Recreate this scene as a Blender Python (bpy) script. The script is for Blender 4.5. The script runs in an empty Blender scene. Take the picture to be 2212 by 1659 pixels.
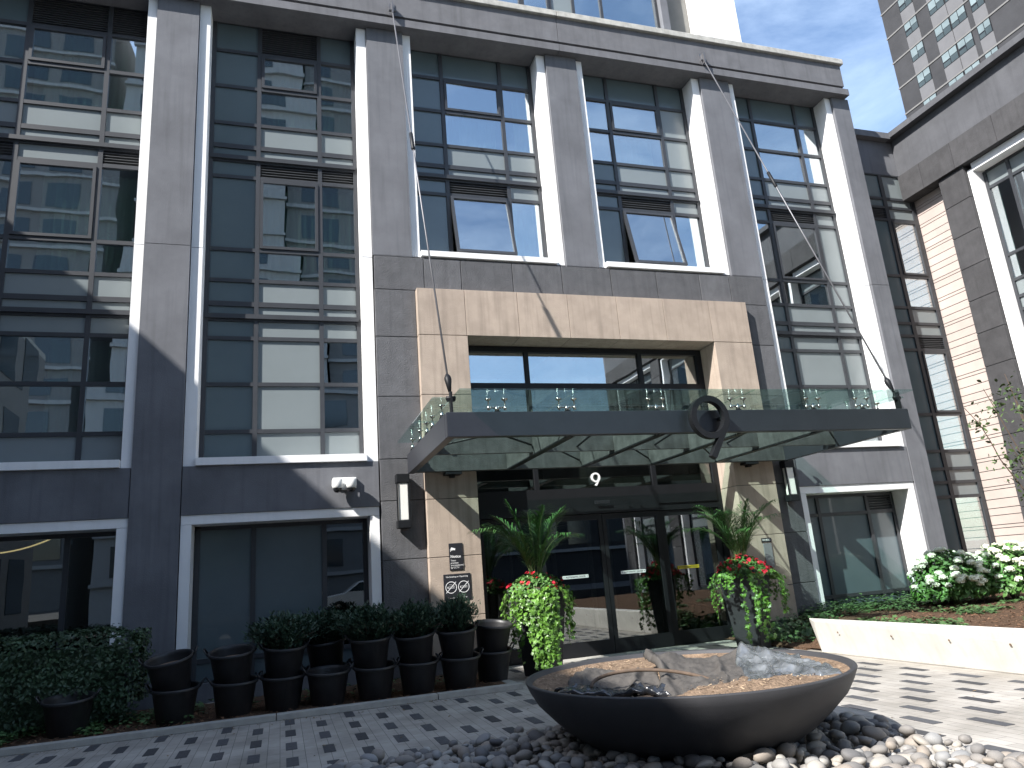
import bpy, math, random
from mathutils import Vector, Matrix, noise
R_ = math.radians
S = bpy.context.scene
COL = S.collection
rnd = random.Random(7)

# ------------------------------------------------------------------ camera
PITCH, ROLL, YAW = .256088, -.0791127, .3185266
cam = bpy.data.objects.new('camera', bpy.data.cameras.new('camera')); COL.objects.link(cam)
cy, sy, cp, sp = math.cos(YAW), math.sin(YAW), math.cos(PITCH), math.sin(PITCH)
fw = Vector((sy*cp, cy*cp, sp)); rt = Vector((cy, -sy, 0)); up = rt.cross(fw)
cr, sr = math.cos(ROLL), math.sin(ROLL)
r2 = rt*cr+up*sr; u2 = -rt*sr+up*cr
cam.matrix_world = Matrix(((r2.x, u2.x, -fw.x, 0), (r2.y, u2.y, -fw.y, 0), (r2.z, u2.z, -fw.z, 1.5), (0, 0, 0, 1)))
cam.data.sensor_width = 36; cam.data.lens = 36*1565.98/2212
cam.data.clip_start = .05; cam.data.clip_end = 2000
S.camera = cam

# ------------------------------------------------------------------ light
SUN = Vector((-1, -.5, .96)).normalized()          # towards the sun
sun = bpy.data.objects.new('sun', bpy.data.lights.new('sun', 'SUN')); COL.objects.link(sun)
sun.data.energy = 5.0; sun.data.angle = R_(.53); sun.data.color = (1, .965, .915)
sun.rotation_euler = SUN.to_track_quat('Z', 'Y').to_euler()
W = bpy.data.worlds.new('World'); S.world = W; W.use_nodes = True
nt = W.node_tree; nt.nodes.clear()
def N(tree, t, **k):
    n = tree.nodes.new(t)
    for a, b in k.items():
        if a in n.inputs.keys(): n.inputs[a].default_value = b
        else: setattr(n, a, b)
    return n
sky = N(nt, 'ShaderNodeTexSky', sky_type='NISHITA', sun_disc=False)
sky.sun_elevation = math.asin(SUN.z); sky.sun_rotation = math.atan2(SUN.x, SUN.y)
sky.air_density = 1.0; sky.dust_density = .6; sky.ozone_density = 1.2
tc = N(nt, 'ShaderNodeTexCoord'); mp = N(nt, 'ShaderNodeMapping'); mp.inputs['Scale'].default_value = (1.2, 3.2, 5.0)
mp.inputs['Rotation'].default_value = (.3, .4, .5)
nz = N(nt, 'ShaderNodeTexNoise', Scale=2.2, Detail=9.0, Roughness=.62, Distortion=.35)
cr_ = N(nt, 'ShaderNodeValToRGB'); cr_.color_ramp.elements[0].position = .40; cr_.color_ramp.elements[1].position = .85
cr_.color_ramp.elements[1].color = (.45, .45, .45, 1)
mx = N(nt, 'ShaderNodeMixRGB'); mx.inputs[2].default_value = (5.2, 6.3, 7.8, 1)
bg = N(nt, 'ShaderNodeBackground', Strength=.14); wo = N(nt, 'ShaderNodeOutputWorld')
L = nt.links.new
L(tc.outputs['Generated'], mp.inputs[0]); L(mp.outputs[0], nz.inputs['Vector']); L(nz.outputs[0], cr_.inputs[0])
L(cr_.outputs[0], mx.inputs[0]); L(sky.outputs[0], mx.inputs[1]); L(mx.outputs[0], bg.inputs[0]); L(bg.outputs[0], wo.inputs[0])
S.view_settings.view_transform = 'Standard'; S.view_settings.look = 'None'
S.view_settings.exposure = 1.05; S.view_settings.gamma = 1
S.cycles.transparent_max_bounces = 16; S.cycles.max_bounces = 8

# ------------------------------------------------------------------ materials
def mat(name, col, rough=.8, var=.12, scale=6, bump=0, bscale=60, spec=.5, metal=0, streak=0, col2=None, coat=0, speck=0, isl=0):
    m = bpy.data.materials.new(name); m.use_nodes = True; t = m.node_tree; b = t.nodes['Principled BSDF']; l = t.links.new
    b.inputs['Roughness'].default_value = rough; b.inputs['Metallic'].default_value = metal
    b.inputs['Specular IOR Level'].default_value = spec; b.inputs['Coat Weight'].default_value = coat
    tc = t.nodes.new('ShaderNodeTexCoord'); n = N(t, 'ShaderNodeTexNoise', Scale=scale, Detail=6.0, Roughness=.6)
    l(tc.outputs['Object'], n.inputs['Vector'])
    r = t.nodes.new('ShaderNodeValToRGB'); r.color_ramp.elements[0].position = .3; r.color_ramp.elements[1].position = .7
    c2 = col2 or tuple(min(1, c*(1+var)) for c in col); c1 = tuple(c*(1-var) for c in col)
    r.color_ramp.elements[0].color = (*c1, 1); r.color_ramp.elements[1].color = (*c2, 1)
    l(n.outputs[0], r.inputs[0]); out = r.outputs[0]
    def mul(a, fac_out, c, f):
        q = N(t, 'ShaderNodeMixRGB', blend_type='MIX'); q.inputs[2].default_value = (*c, 1)
        mm = N(t, 'ShaderNodeMath', operation='MULTIPLY'); mm.inputs[1].default_value = f
        l(fac_out, mm.inputs[0]); l(mm.outputs[0], q.inputs[0]); l(a, q.inputs[1]); return q.outputs[0]
    if streak:
        mp = t.nodes.new('ShaderNodeMapping'); mp.inputs['Scale'].default_value = (9, 9, .5)
        l(tc.outputs['Object'], mp.inputs[0]); n2 = N(t, 'ShaderNodeTexNoise', Scale=1.3, Detail=4.0)
        l(mp.outputs[0], n2.inputs['Vector']); r2 = t.nodes.new('ShaderNodeValToRGB')
        r2.color_ramp.elements[0].position = .5; r2.color_ramp.elements[1].position = .75; l(n2.outputs[0], r2.inputs[0])
        out = mul(out, r2.outputs[0], tuple(c*.5 for c in col), streak)
    if speck:
        n3 = N(t, 'ShaderNodeTexNoise', Scale=14.0, Detail=8.0, Roughness=.8); l(tc.outputs['Object'], n3.inputs['Vector'])
        r3 = t.nodes.new('ShaderNodeValToRGB'); r3.color_ramp.elements[0].position = .68; r3.color_ramp.elements[1].position = .72
        l(n3.outputs[0], r3.inputs[0]); out = mul(out, r3.outputs[0], (.5, .5, .5), speck)
    if isl:
        g = t.nodes.new('ShaderNodeNewGeometry'); mr = N(t, 'ShaderNodeMapRange'); mr.inputs['To Min'].default_value = 1-isl; mr.inputs['To Max'].default_value = 1+isl
        l(g.outputs['Random Per Island'], mr.inputs[0]); vm = N(t, 'ShaderNodeVectorMath', operation='SCALE'); l(out, vm.inputs[0]); l(mr.outputs[0], vm.inputs['Scale']); out = vm.outputs[0]
    l(out, b.inputs['Base Color'])
    if bump:
        n4 = N(t, 'ShaderNodeTexNoise', Scale=bscale, Detail=3.0); l(tc.outputs['Object'], n4.inputs['Vector'])
        bp = t.nodes.new('ShaderNodeBump'); bp.inputs['Strength'].default_value = bump; bp.inputs['Distance'].default_value = .02
        l(n4.outputs[0], bp.inputs['Height']); l(bp.outputs[0], b.inputs['Normal'])
    return m
def glass(name, tint, base=.16, edge=.8, power=3.0, rough=0., wav=0.):
    m = bpy.data.materials.new(name); m.use_nodes = True; t = m.node_tree; t.nodes.clear(); l = t.links.new
    o = t.nodes.new('ShaderNodeOutputMaterial'); mix = t.nodes.new('ShaderNodeMixShader')
    tr = t.nodes.new('ShaderNodeBsdfTransparent'); tr.inputs[0].default_value = (*tint, 1)
    gl = t.nodes.new('ShaderNodeBsdfGlossy'); gl.inputs['Roughness'].default_value = rough; gl.inputs[0].default_value = (.93, .97, 1, 1)
    lw = t.nodes.new('ShaderNodeLayerWeight'); p = N(t, 'ShaderNodeMath', operation='POWER'); p.inputs[1].default_value = power
    a = N(t, 'ShaderNodeMath', operation='MULTIPLY_ADD'); a.inputs[1].default_value = edge; a.inputs[2].default_value = base
    l(lw.outputs['Facing'], p.inputs[0]); l(p.outputs[0], a.inputs[0]); a.use_clamp = True
    l(a.outputs[0], mix.inputs[0]); l(tr.outputs[0], mix.inputs[1]); l(gl.outputs[0], mix.inputs[2]); l(mix.outputs[0], o.inputs[0])
    if wav:
        tc = t.nodes.new('ShaderNodeTexCoord'); n = N(t, 'ShaderNodeTexNoise', Scale=1.3, Detail=1.0); l(tc.outputs['Object'], n.inputs['Vector'])
        bp = t.nodes.new('ShaderNodeBump'); bp.inputs['Strength'].default_value = wav; bp.inputs['Distance'].default_value = .03
        l(n.outputs[0], bp.inputs['Height']); l(bp.outputs[0], gl.inputs['Normal'])
    return m
M = dict(
 stucco=mat('dark_stucco', (.142, .146, .160), .9, .17, 1.3, .25, 90, .3, streak=.32, isl=.04),
 stone=mat('dark_precast', (.108, .109, .116), .85, .14, 5, .5, 70, .3, streak=.35, speck=.08, isl=.12),
 quoinspeck=mat('spattered_precast', (.060, .059, .062), .85, .18, 4, .4, 70, .3, speck=.3, streak=.3, isl=.12),
 cap=mat('cap_concrete', (.42, .41, .38), .9, .2, 7, .3, 60, streak=.4),
 band=mat('cornice_stucco', (.14, .141, .152), .9, .15, 2.5, .2, 80, .3, streak=.3),
 white=mat('white_render', (.80, .80, .80), .8, .03, 3, .1, 60, streak=.12),
 beige=mat('beige_precast', (.39, .318, .26), .88, .12, 3.2, .35, 60, .3, streak=.45, isl=.07),
 siding=mat('buff_siding', (.44, .37, .335), .8, .06, 3, .1, 60, isl=.04),
 frame=mat('window_frame', (.036, .039, .045), .45, .1, 4),
 louvre=mat('louvre', (.085, .09, .096), .5, .1, 4),
 spandrel=mat('frosted_spandrel', (.185, .212, .218), .32, .05, 1.2, spec=.55, coat=.25),
 spandrel_shaded=mat('shaded_spandrel', (.10, .135, .148), .22, .06, 1.2, spec=.6, coat=.5),  # same frosted panels, with the shade of pilaster and head put into the colour
 frosted=mat('frosted_film', (.085, .115, .13), .3, .06, 2, spec=.5, coat=.5),
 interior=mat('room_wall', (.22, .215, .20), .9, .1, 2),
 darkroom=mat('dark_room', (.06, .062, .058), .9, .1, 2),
 curtain=mat('curtain', (.60, .64, .59), .9, .05, 2),
 blackm=mat('black_metal', (.010, .011, .013), .5, .12, 5, spec=.25),
 beam=mat('canopy_steel', (.024, .026, .033), .38, .12, 3, .05, 30, speck=.05),
 beam_in=mat('weathered_steel', (.065, .068, .068), .6, .4, 5, .3, 50, streak=.6, speck=.3),
 steel=mat('stainless', (.55, .53, .50), .22, .05, 5, metal=1),
 galv=mat('cable_steel', (.16, .16, .17), .5, .1, 5, metal=.6),
 paver=None, dpaver=mat('dark_paver', (.058, .059, .065), .85, .25, 30, .3, 120, speck=.12, isl=.3),
 kerb=mat('kerb_concrete', (.36, .35, .32), .9, .15, 6, .3, 80, streak=.1),
 bench=mat('bench_concrete', (.58, .56, .52), .85, .09, 2.5, .12, 70, streak=.25),
 soil=mat('soil', (.21, .15, .105), 1, .4, 22, 1, 55, .1),
 mulch=mat('mulch', (.095, .06, .04), 1, .5, 40, 1, 60, .1),
 bowl=mat('bowl_fibreglass', (.048, .048, .052), .55, .12, 3, .1, 120, .4, streak=.15),
 fabric=mat('landscape_fabric', (.085, .078, .072), .75, .2, 9, .4, 130, .3),
 film=mat('plastic_film', (.02, .022, .027), .22, .2, 5, .15, 30, .7, coat=.5),
 filmlt=mat('dusty_plastic', (.085, .095, .105), .22, .6, 4, .15, 25, .9, col2=(.22, .235, .25), coat=.6),
 pot=mat('pot_plastic', (.020, .020, .022), .45, .25, 6, .08, 40, .5, streak=.2, speck=.12),
 planter=mat('planter_grey', (.022, .022, .026), .6, .2, 4, .08, 60, .45),
 leaf_h=mat('hedge_leaf', (.030, .062, .026), .5, .45, 3), leaf_y=mat('yew_leaf', (.022, .052, .028), .6, .45, 5),
 leaf_i=mat('ivy_leaf', (.05, .14, .025), .42, .6, 9, col2=(.15, .33, .04)), leaf_p=mat('palm_leaf', (.06, .15, .04), .42, .4, 4),
 leaf_g=mat('groundcover_leaf', (.055, .115, .035), .55, .5, 3), leaf_y2=mat('hydrangea_leaf', (.07, .17, .035), .5, .5, 3),
 leaf_s=mat('sapling_leaf', (.045, .10, .03), .5, .5, 3, col2=(.08, .13, .035)),
 flower_w=mat('white_bloom', (.78, .83, .60), .8, .12, 9, col2=(.88, .89, .80)), flower_r=mat('red_bloom', (.62, .018, .045), .6, .3, 9),
 bark=mat('bark', (.10, .07, .05), .9, .3, 20), stem=mat('green_stem', (.08, .12, .04), .7, .3, 10),
 brick=None, blind=mat('window_blind', (.17, .21, .215), .3, .3, .4), bandw=mat('pale_band', (.16, .155, .15), .9, .1, 3), wingst=mat('wing_stucco', (.092, .094, .103), .9, .15, 2, .2, 80, .3, streak=.3), tpane=mat('tower_pane', (.045, .06, .062), .35, .2, .6), panel=mat('grey_panel', (.12, .118, .122), .7, .08, 1),
 signb=mat('sign_black', (.018, .018, .022), .4, .05, 3), signw=mat('sign_white', (.8, .8, .8), .6, .02, 3), signy=mat('sign_yellow', (.62, .50, .03), .5, .05, 3),
 signg=mat('sign_grey', (.20, .20, .21), .5, .05, 3),
 lampw=mat('lamp_diffuser', (.80, .79, .74), .35, .02, 2), camw=mat('camera_white', (.75, .75, .73), .35, .03, 3), camd=mat('camera_dome', (.02, .02, .022), .08, .02, 3),
 tower=mat('tower_grey', (.16, .165, .17), .8, .1, 2), towerw=mat('tower_white', (.30, .31, .32), .7, .04, 2), towerd=mat('tower_dark_glass', (.03, .045, .055), .1, .1, 2, spec=.8),
 asphalt=mat('asphalt', (.055, .055, .056), .9, .15, 20), ground=mat('ground_concrete', (.20, .195, .185), .9, .15, 3),
 wing=mat('far_render', (.20, .195, .19), .9, .1, 2),
)
M['glass'] = glass('window_glass', (.60, .72, .70), .46, .54, 2.6, 0, .05)
M['glassd'] = glass('door_glass', (.50, .54, .52), .20, .7, 3.0, 0, .02)
M['glassc'] = glass('canopy_glass', (.80, .91, .88), .03, .55, 3.2, .02)
def brickmat():
    m = mat('dark_brick', (.034, .034, .037), .9, .25, .5, .2, 20)
    return m
M['brick'] = brickmat()
def pavermat():
    m = bpy.data.materials.new('light_paver'); m.use_nodes = True; t = m.node_tree; b = t.nodes['Principled BSDF']; l = t.links.new
    tc = t.nodes.new('ShaderNodeTexCoord'); mp = t.nodes.new('ShaderNodeMapping'); mp.inputs['Rotation'].default_value = (0, 0, R_(90))
    l(tc.outputs['Object'], mp.inputs[0])
    bk = t.nodes.new('ShaderNodeTexBrick'); bk.inputs['Scale'].default_value = 1; bk.inputs['Brick Width'].default_value = .365
    bk.inputs['Row Height'].default_value = .1163; bk.inputs['Mortar Size'].default_value = .0028; bk.inputs['Mortar Smooth'].default_value = .3
    bk.inputs['Color1'].default_value = (.37, .345, .315, 1); bk.inputs['Color2'].default_value = (.315, .297, .272, 1); bk.inputs['Mortar'].default_value = (.13, .125, .115, 1)
    l(mp.outputs[0], bk.inputs[0]); n = N(t, 'ShaderNodeTexNoise', Scale=1.1, Detail=8.0, Roughness=.65); l(tc.outputs['Object'], n.inputs['Vector'])
    r = t.nodes.new('ShaderNodeValToRGB'); r.color_ramp.elements[0].color = (.62, .61, .58, 1); r.color_ramp.elements[1].color = (1.18, 1.18, 1.18, 1)
    r.color_ramp.elements[0].position = .3; r.color_ramp.elements[1].position = .65
    l(n.outputs[0], r.inputs[0]); mu = N(t, 'ShaderNodeMixRGB', blend_type='MULTIPLY'); mu.inputs[0].default_value = 1
    l(bk.outputs[0], mu.inputs[1]); l(r.outputs[0], mu.inputs[2]); l(mu.outputs[0], b.inputs['Base Color']); b.inputs['Roughness'].default_value = .85
    bp = t.nodes.new('ShaderNodeBump'); bp.inputs['Strength'].default_value = .4; bp.inputs['Distance'].default_value = .01; bp.invert = True
    l(bk.outputs['Fac'], bp.inputs['Height']); l(bp.outputs[0], b.inputs['Normal'])
    return m
M['paver'] = pavermat()
def pebmat():
    m = bpy.data.materials.new('river_stone'); m.use_nodes = True; t = m.node_tree; b = t.nodes['Principled BSDF']; l = t.links.new
    g = t.nodes.new('ShaderNodeNewGeometry'); r = t.nodes.new('ShaderNodeValToRGB'); cr = r.color_ramp; cr.interpolation = 'LINEAR'
    cr.elements[0].color = (.11, .11, .115, 1); cr.elements[1].color = (.36, .35, .33, 1)
    for p, c in ((.2, (.22, .205, .19)), (.4, (.28, .24, .20)), (.6, (.25, .25, .25)), (.8, (.33, .30, .26))):
        e = cr.elements.new(p); e.color = (*c, 1)
    oi = t.nodes.new('ShaderNodeObjectInfo'); ad = N(t, 'ShaderNodeMath', operation='ADD'); fr = N(t, 'ShaderNodeMath', operation='FRACT')
    l(g.outputs['Random Per Island'], ad.inputs[0]); l(oi.outputs['Random'], ad.inputs[1]); l(ad.outputs[0], fr.inputs[0]); l(fr.outputs[0], r.inputs[0])
    tc = t.nodes.new('ShaderNodeTexCoord'); n = N(t, 'ShaderNodeTexNoise', Scale=25.0, Detail=5.0); l(tc.outputs['Object'], n.inputs['Vector'])
    mu = N(t, 'ShaderNodeMixRGB', blend_type='OVERLAY'); mu.inputs[0].default_value = .5; l(r.outputs[0], mu.inputs[1]); l(n.outputs[0], mu.inputs[2])
    l(mu.outputs[0], b.inputs['Base Color']); b.inputs['Roughness'].default_value = .75
    return m
M['pebble'] = pebmat()

# ------------------------------------------------------------------ helpers
class MB:
    def __init__(s): s.v = []; s.f = []; s.smooth = False
    def quad(s, a, b, c, d): n = len(s.v); s.v += [a, b, c, d]; s.f.append((n, n+1, n+2, n+3)); return s
    def tri(s, a, b, c): n = len(s.v); s.v += [a, b, c]; s.f.append((n, n+1, n+2)); return s
    def poly(s, pts): n = len(s.v); s.v += pts; s.f.append(tuple(range(n, n+len(pts)))); return s
    def box(s, x0, x1, y0, y1, z0, z1, bev=0):
        if x1 < x0: x0, x1 = x1, x0
        if y1 < y0: y0, y1 = y1, y0
        n = len(s.v)
        s.v += [(x0, y0, z0), (x1, y0, z0), (x1, y1, z0), (x0, y1, z0), (x0, y0, z1), (x1, y0, z1), (x1, y1, z1), (x0, y1, z1)]
        s.f += [tuple(n+i for i in q) for q in ((0, 3, 2, 1), (4, 5, 6, 7), (0, 1, 5, 4), (1, 2, 6, 5), (2, 3, 7, 6), (3, 0, 4, 7))]
        return s
    def tube(s, pts, r, seg=8, cap=True):
        pts = [Vector(p) for p in pts]; rs = r if isinstance(r, (list, tuple)) else [r]*len(pts); base = len(s.v)
        ref = None
        for i, p in enumerate(pts):
            d = (pts[min(i+1, len(pts)-1)]-pts[max(i-1, 0)]).normalized()
            if ref is None:
                ref = d.cross(Vector((0, 0, 1)))
                if ref.length < .1: ref = d.cross(Vector((1, 0, 0)))
            a = (ref-d*ref.dot(d)).normalized(); b = d.cross(a); ref = a
            for k in range(seg):
                t = 2*math.pi*k/seg; s.v.append(tuple(p+(a*math.cos(t)+b*math.sin(t))*rs[i]))
        for i in range(len(pts)-1):
            for k in range(seg):
                k2 = (k+1) % seg; s.f.append((base+i*seg+k, base+i*seg+k2, base+(i+1)*seg+k2, base+(i+1)*seg+k))
        if cap:
            s.f.append(tuple(base+k for k in range(seg))[::-1]); e = base+(len(pts)-1)*seg; s.f.append(tuple(e+k for k in range(seg)))
        return s
    def lathe(s, prof, cx=0, cy=0, seg=32, cz=0):
        base = len(s.v); n = len(prof)
        for k in range(seg):
            t = 2*math.pi*k/seg
            for r, z in prof: s.v.append((cx+r*math.cos(t), cy+r*math.sin(t), cz+z))
        for k in range(seg):
            k2 = (k+1) % seg
            for i in range(n-1): s.f.append((base+k*n+i, base+k2*n+i, base+k2*n+i+1, base+k*n+i+1))
        return s
    def xform(s, mtx, i0=0):
        s.v[i0:] = [tuple(mtx @ Vector(p)) for p in s.v[i0:]]; return s
    def build(s, name, m, parent=None, smooth=False, bevel=0, extra=None):
        me = bpy.data.meshes.new(name); me.from_pydata([tuple(p) for p in s.v], [], s.f); me.update()
        if smooth: me.polygons.foreach_set('use_smooth', [True]*len(me.polygons))
        me.materials.append(M[m] if isinstance(m, str) else m)
        o = bpy.data.objects.new(name, me); COL.objects.link(o)
        if parent is not None: o.parent = parent; o.matrix_parent_inverse = Matrix.Translation(-Vector(parent.location)) if parent.rotation_euler.z == 0 else Matrix()
        if bevel:
            b = o.modifiers.new('bevel', 'BEVEL'); b.width = bevel; b.segments = 2; b.limit_method = 'ANGLE'
        return o
# every thing root below has its parts in WORLD coordinates unless it is built as a prototype at the origin
def tag(o, label=None, cat=None, group=None, kind=None):
    if label: o['label'] = label
    if cat: o['category'] = cat
    if group: o['group'] = group
    if kind: o['kind'] = kind
    return o
def thing(name, label, cat, loc=(0, 0, 0), group=None):
    o = bpy.data.objects.new(name, None); COL.objects.link(o); o.location = loc; o.empty_display_size = .1
    return tag(o, label, cat, group)
def struct(name, mb, m, **k): return tag(mb.build(name, m, **k), kind='structure')
def copy_tree(o, parent=None):
    c = o.copy(); COL.objects.link(c)
    if parent is not None: c.parent = parent; c.matrix_parent_inverse = o.matrix_parent_inverse
    for ch in o.children: copy_tree(ch, c)
    return c
def box(*a): return MB().box(*a)
def text_mesh(name, body, size, m, parent, loc, rot=(R_(90), 0, 0), ext=.002, align='CENTER', space=1.0, offset=0):
    cu = bpy.data.curves.new(name, 'FONT'); cu.body = body; cu.size = size; cu.extrude = ext; cu.align_x = align; cu.align_y = 'CENTER'
    cu.space_line = space; cu.offset = offset
    o = bpy.data.objects.new(name+'_tmp', cu); COL.objects.link(o)
    dg = bpy.context.evaluated_depsgraph_get(); me = bpy.data.meshes.new_from_object(o.evaluated_get(dg))
    bpy.data.objects.remove(o); me.materials.clear(); me.materials.append(M[m])
    t = bpy.data.objects.new(name, me); COL.objects.link(t)
    me.transform(Matrix.Translation(loc) @ Matrix.Rotation(rot[2], 4, 'Z') @ Matrix.Rotation(rot[0], 4, 'X'))
    if parent is not None: t.parent = parent; t.matrix_parent_inverse = Matrix.Translation(-Vector(parent.location))
    return t

# ------------------------------------------------------------------ ground
struct('ground', box(-400, 400, -400, 400, -.6, -.03), 'ground')
struct('street', box(-120, 120, -22, -9.5, -.029, .5), 'asphalt')
struct('courtyard_paving', box(-9.7, 15.2, -8.5, 12.6, -.2, 0), 'paver')
dp = MB()
for k in range(-24, 30):
    X = .11+.348*k
    for j in range(-14, 18):
        Y = 9.08+.735*j+(.3675 if k % 2 else 0)-.045*max(0, X-.8)
        if X < 3.3 and Y > 9.75+.1: continue
        if .35 < X < 4.75 and Y < 7.0 and Y > 2: continue
        if X > 7.5 and Y < 9.9: continue
        if X > 8.2 or Y > 12.2 or Y < -6: continue
        if rnd.random() < .02: continue
        dp.box(X-.055, X+.055, Y-.205, Y+.16, .001, .0045)
struct('dark_pavers', dp, 'dpaver')
# left planting bed with kerb
kb = MB()
for i, (a, b) in enumerate(((-9.7, -6.2), (-6.19, -3.1), (-3.09, -.05), (-.04, 1.95), (1.96, 3.12))): kb.box(a, b, 10.0, 10.14, 0, .075)
kb.box(2.98, 3.12, 10.145, 10.62, 0, .06)
struct('kerb', kb, 'kerb', bevel=.008)
def sheet(x0, x1, y0, y1, nx, ny, zf):
    m = MB(); m.v = [(x0+(x1-x0)*i/nx, y0+(y1-y0)*j/ny, zf(x0+(x1-x0)*i/nx, y0+(y1-y0)*j/ny)) for j in range(ny+1) for i in range(nx+1)]
    m.f = [(j*(nx+1)+i, j*(nx+1)+i+1, (j+1)*(nx+1)+i+1, (j+1)*(nx+1)+i) for j in range(ny) for i in range(nx)]
    return m
nz3 = lambda x, y, s, o=0: noise.noise(Vector((x*s, y*s, o)))
struct('planting_bed', sheet(-9.7, 2.97, 10.141, 12.14, 160, 30, lambda x, y: .05+.03*nz3(x, y, 3)+.012*nz3(x, y, 17)), 'mulch', smooth=True)
def rz(x, y):
    k = min(1, max(0, (y-9.75)/.5)); f = min(1, max(0, (x-8.1)/1.5)); return .06+.30*(1-k*(1-f*f*(3-2*f)))+.02*nz3(x, y, 3, 4)+.012*nz3(x, y, 15, 4)-.25*max(0, 1-(x-7.9)/.6)*0
struct('raised_planting_bed', sheet(7.93, 15.45, -3, 12.58, 150, 150, lambda x, y: rz(x, y) if x > 7.95 and y < 12.5 else .03), 'mulch', smooth=True)
sb = MB().box(8.0, 9.88, 10.62, 12.0, 0, .07)

# ------------------------------------------------------------------ main building
B = thing('apartment_building', 'grey and white apartment building with a beige stone entrance portal and tall window bays', 'building', (5.75, 12.2, 0))
YG = 12.6                                           # window plane
HEAD = 12.16
# pilasters
for (a, b, z0) in ((-9.4, -8.7, 0), (-5.92, -5.22, 0), (-2.17, -1.47, 0), (1.565, 2.275, 7.26), (5.33, 6.03, 7.26), (9.10, 9.86, 7.26), (12.79, 13.28, 0)):
    p = MB().box(a, b, 12.15, 12.62, z0, 7.235 if z0 == 0 else 7.27).box(a, b, 12.15, 12.62, 7.245 if z0 == 0 else 7.275, HEAD-.003)
    p.box(a+.01, b-.01, 12.165, 12.61, z0+.001, HEAD-.01)
    if a > 12: p.box(12.80, 13.27, 12.621, 13.3, 0, HEAD-.01)
    p.build('pilaster', 'stucco', B)
# white surrounds either side of each pilaster
def strip(x0, x1, z0, z1, y0=12.215, y1=12.66):
    return MB().box(x0, x1, y0, y1, z0, 7.235).box(x0, x1, y0, y1, 7.245, z1) if z0 < 7.2 else MB().box(x0, x1, y0, y1, z0, z1)
for (x0, x1, z0) in ((-5.21, -5.06, 3.51), (-2.33, -2.18, 3.51), (-1.46, -1.28, 3.51), (1.37, 1.555, 3.51), (2.285, 2.44, 7.3), (5.14, 5.32, 7.3), (6.04, 6.19, 7.3), (8.91, 9.09, 7.3), (9.87, 10.02, 3.51), (12.62, 12.78, 3.51), (-8.69, -8.5, 3.51), (-6.1, -5.93, 3.51)):
    strip(x0, x1, z0, HEAD-.004).build('window_surround', 'white', B)
for (x0, x1, z0, z1) in ((-5.06, -2.335, 3.51, 3.63), (-1.275, 1.365, 3.51, 3.63), (2.445, 5.135, 7.29, 7.40), (6.195, 8.905, 7.29, 7.40), (10.025, 12.615, 3.51, 3.63)):
    MB().box(x0, x1, 12.12, 12.66, z0, z1).build('window_sill', 'white', B, bevel=.004)
# spandrel walls between floors
for (x0, x1, z0, z1) in ((-9.7, -5.93, 0, 12.1), (-5.21, -2.18, 2.755, 3.505), (-1.46, 1.555, 2.755, 3.505), (9.87, 12.78, 2.755, 3.505)):
    w = MB(); w.box(x0+.004, x1-.004, 12.17, 12.66, z0, z1)
    w.build('spandrel_wall', 'stucco', B)
# lower window surrounds
def lower(x0, x1, zb=0.0):
    m = MB().box(x0, x0+.15, 12.19, 12.66, zb, 2.605).box(x1-.15, x1, 12.19, 12.66, zb, 2.605).box(x0, x1, 12.19, 12.66, 2.61, 2.75)
    m.build('window_surround', 'white', B)
lower(-5.2, -2.18); lower(-1.455, 1.545); lower(9.86, 12.775)
# dark precast quoins and band
cl = MB()
zz = [0.0, .92, 1.87, 2.83, 3.53, 4.62, 5.71]
for i in range(6): cl.box(1.575, 2.3, 12.15, 12.62, zz[i]+.006, zz[i+1]-.006); cl.box(9.21, 9.855, 12.15, 12.62, zz[i]+.006, zz[i+1]-.006)
cl.box(1.575, 2.3, 12.15, 12.62, 5.716, 6.6); cl.box(9.21, 9.855, 12.15, 12.62, 5.716, 6.60)
xs = [1.575, 2.48, 3.18, 4.19, 5.20, 6.25, 7.27, 8.28, 9.0, 9.855]
for i in range(len(xs)-1): cl.box(xs[i]+.006, xs[i+1]-.006, 12.15, 12.62, 6.61, 7.25)
cl.build('stone_cladding', 'stone', B, bevel=.006)
MB().box(1.58, 9.85, 12.17, 12.61, 6.0, 7.24).box(1.58, 2.31, 12.17, 12.61, 0, 6.0).box(9.2, 9.85, 12.17, 12.61, 0, 6.0).build('wall', 'frame', B)
# beige portal
PT = MB()
xs = [2.305, 3.18, 4.19, 5.20, 6.23, 7.25, 8.30, 9.2]
for i in range(len(xs)-1): PT.box(xs[i]+(.004 if i else 0), xs[i+1]-(.004 if i < 6 else 0), 12.0, 12.62, 5.715, 6.595)
zz = [.30, .915, 1.86, 2.81, 3.53, 4.615, 5.71]
for i in range(6):
    PT.box(2.305, 3.19, 12.0, 12.72, zz[i]+.005, zz[i+1]-.005); PT.box(8.31, 9.2, 12.0, 12.72, zz[i]+.005, zz[i+1]-.005)
PT.build('entrance_portal', 'beige', B, bevel=.005)
MB().box(2.315, 3.18, 12.02, 12.71, .3, 5.7).box(8.32, 9.19, 12.02, 12.71, .3, 5.7).box(2.32, 9.19, 12.02, 12.61, 5.72, 6.58).build('portal_joint', 'frame', B)
MB().box(2.31, 3.185, 12.03, 12.72, 0, .298).build('plinth', 'stone', B); MB().box(8.315, 9.195, 12.03, 12.72, 0, .298).build('plinth', 'stone', B)
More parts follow.
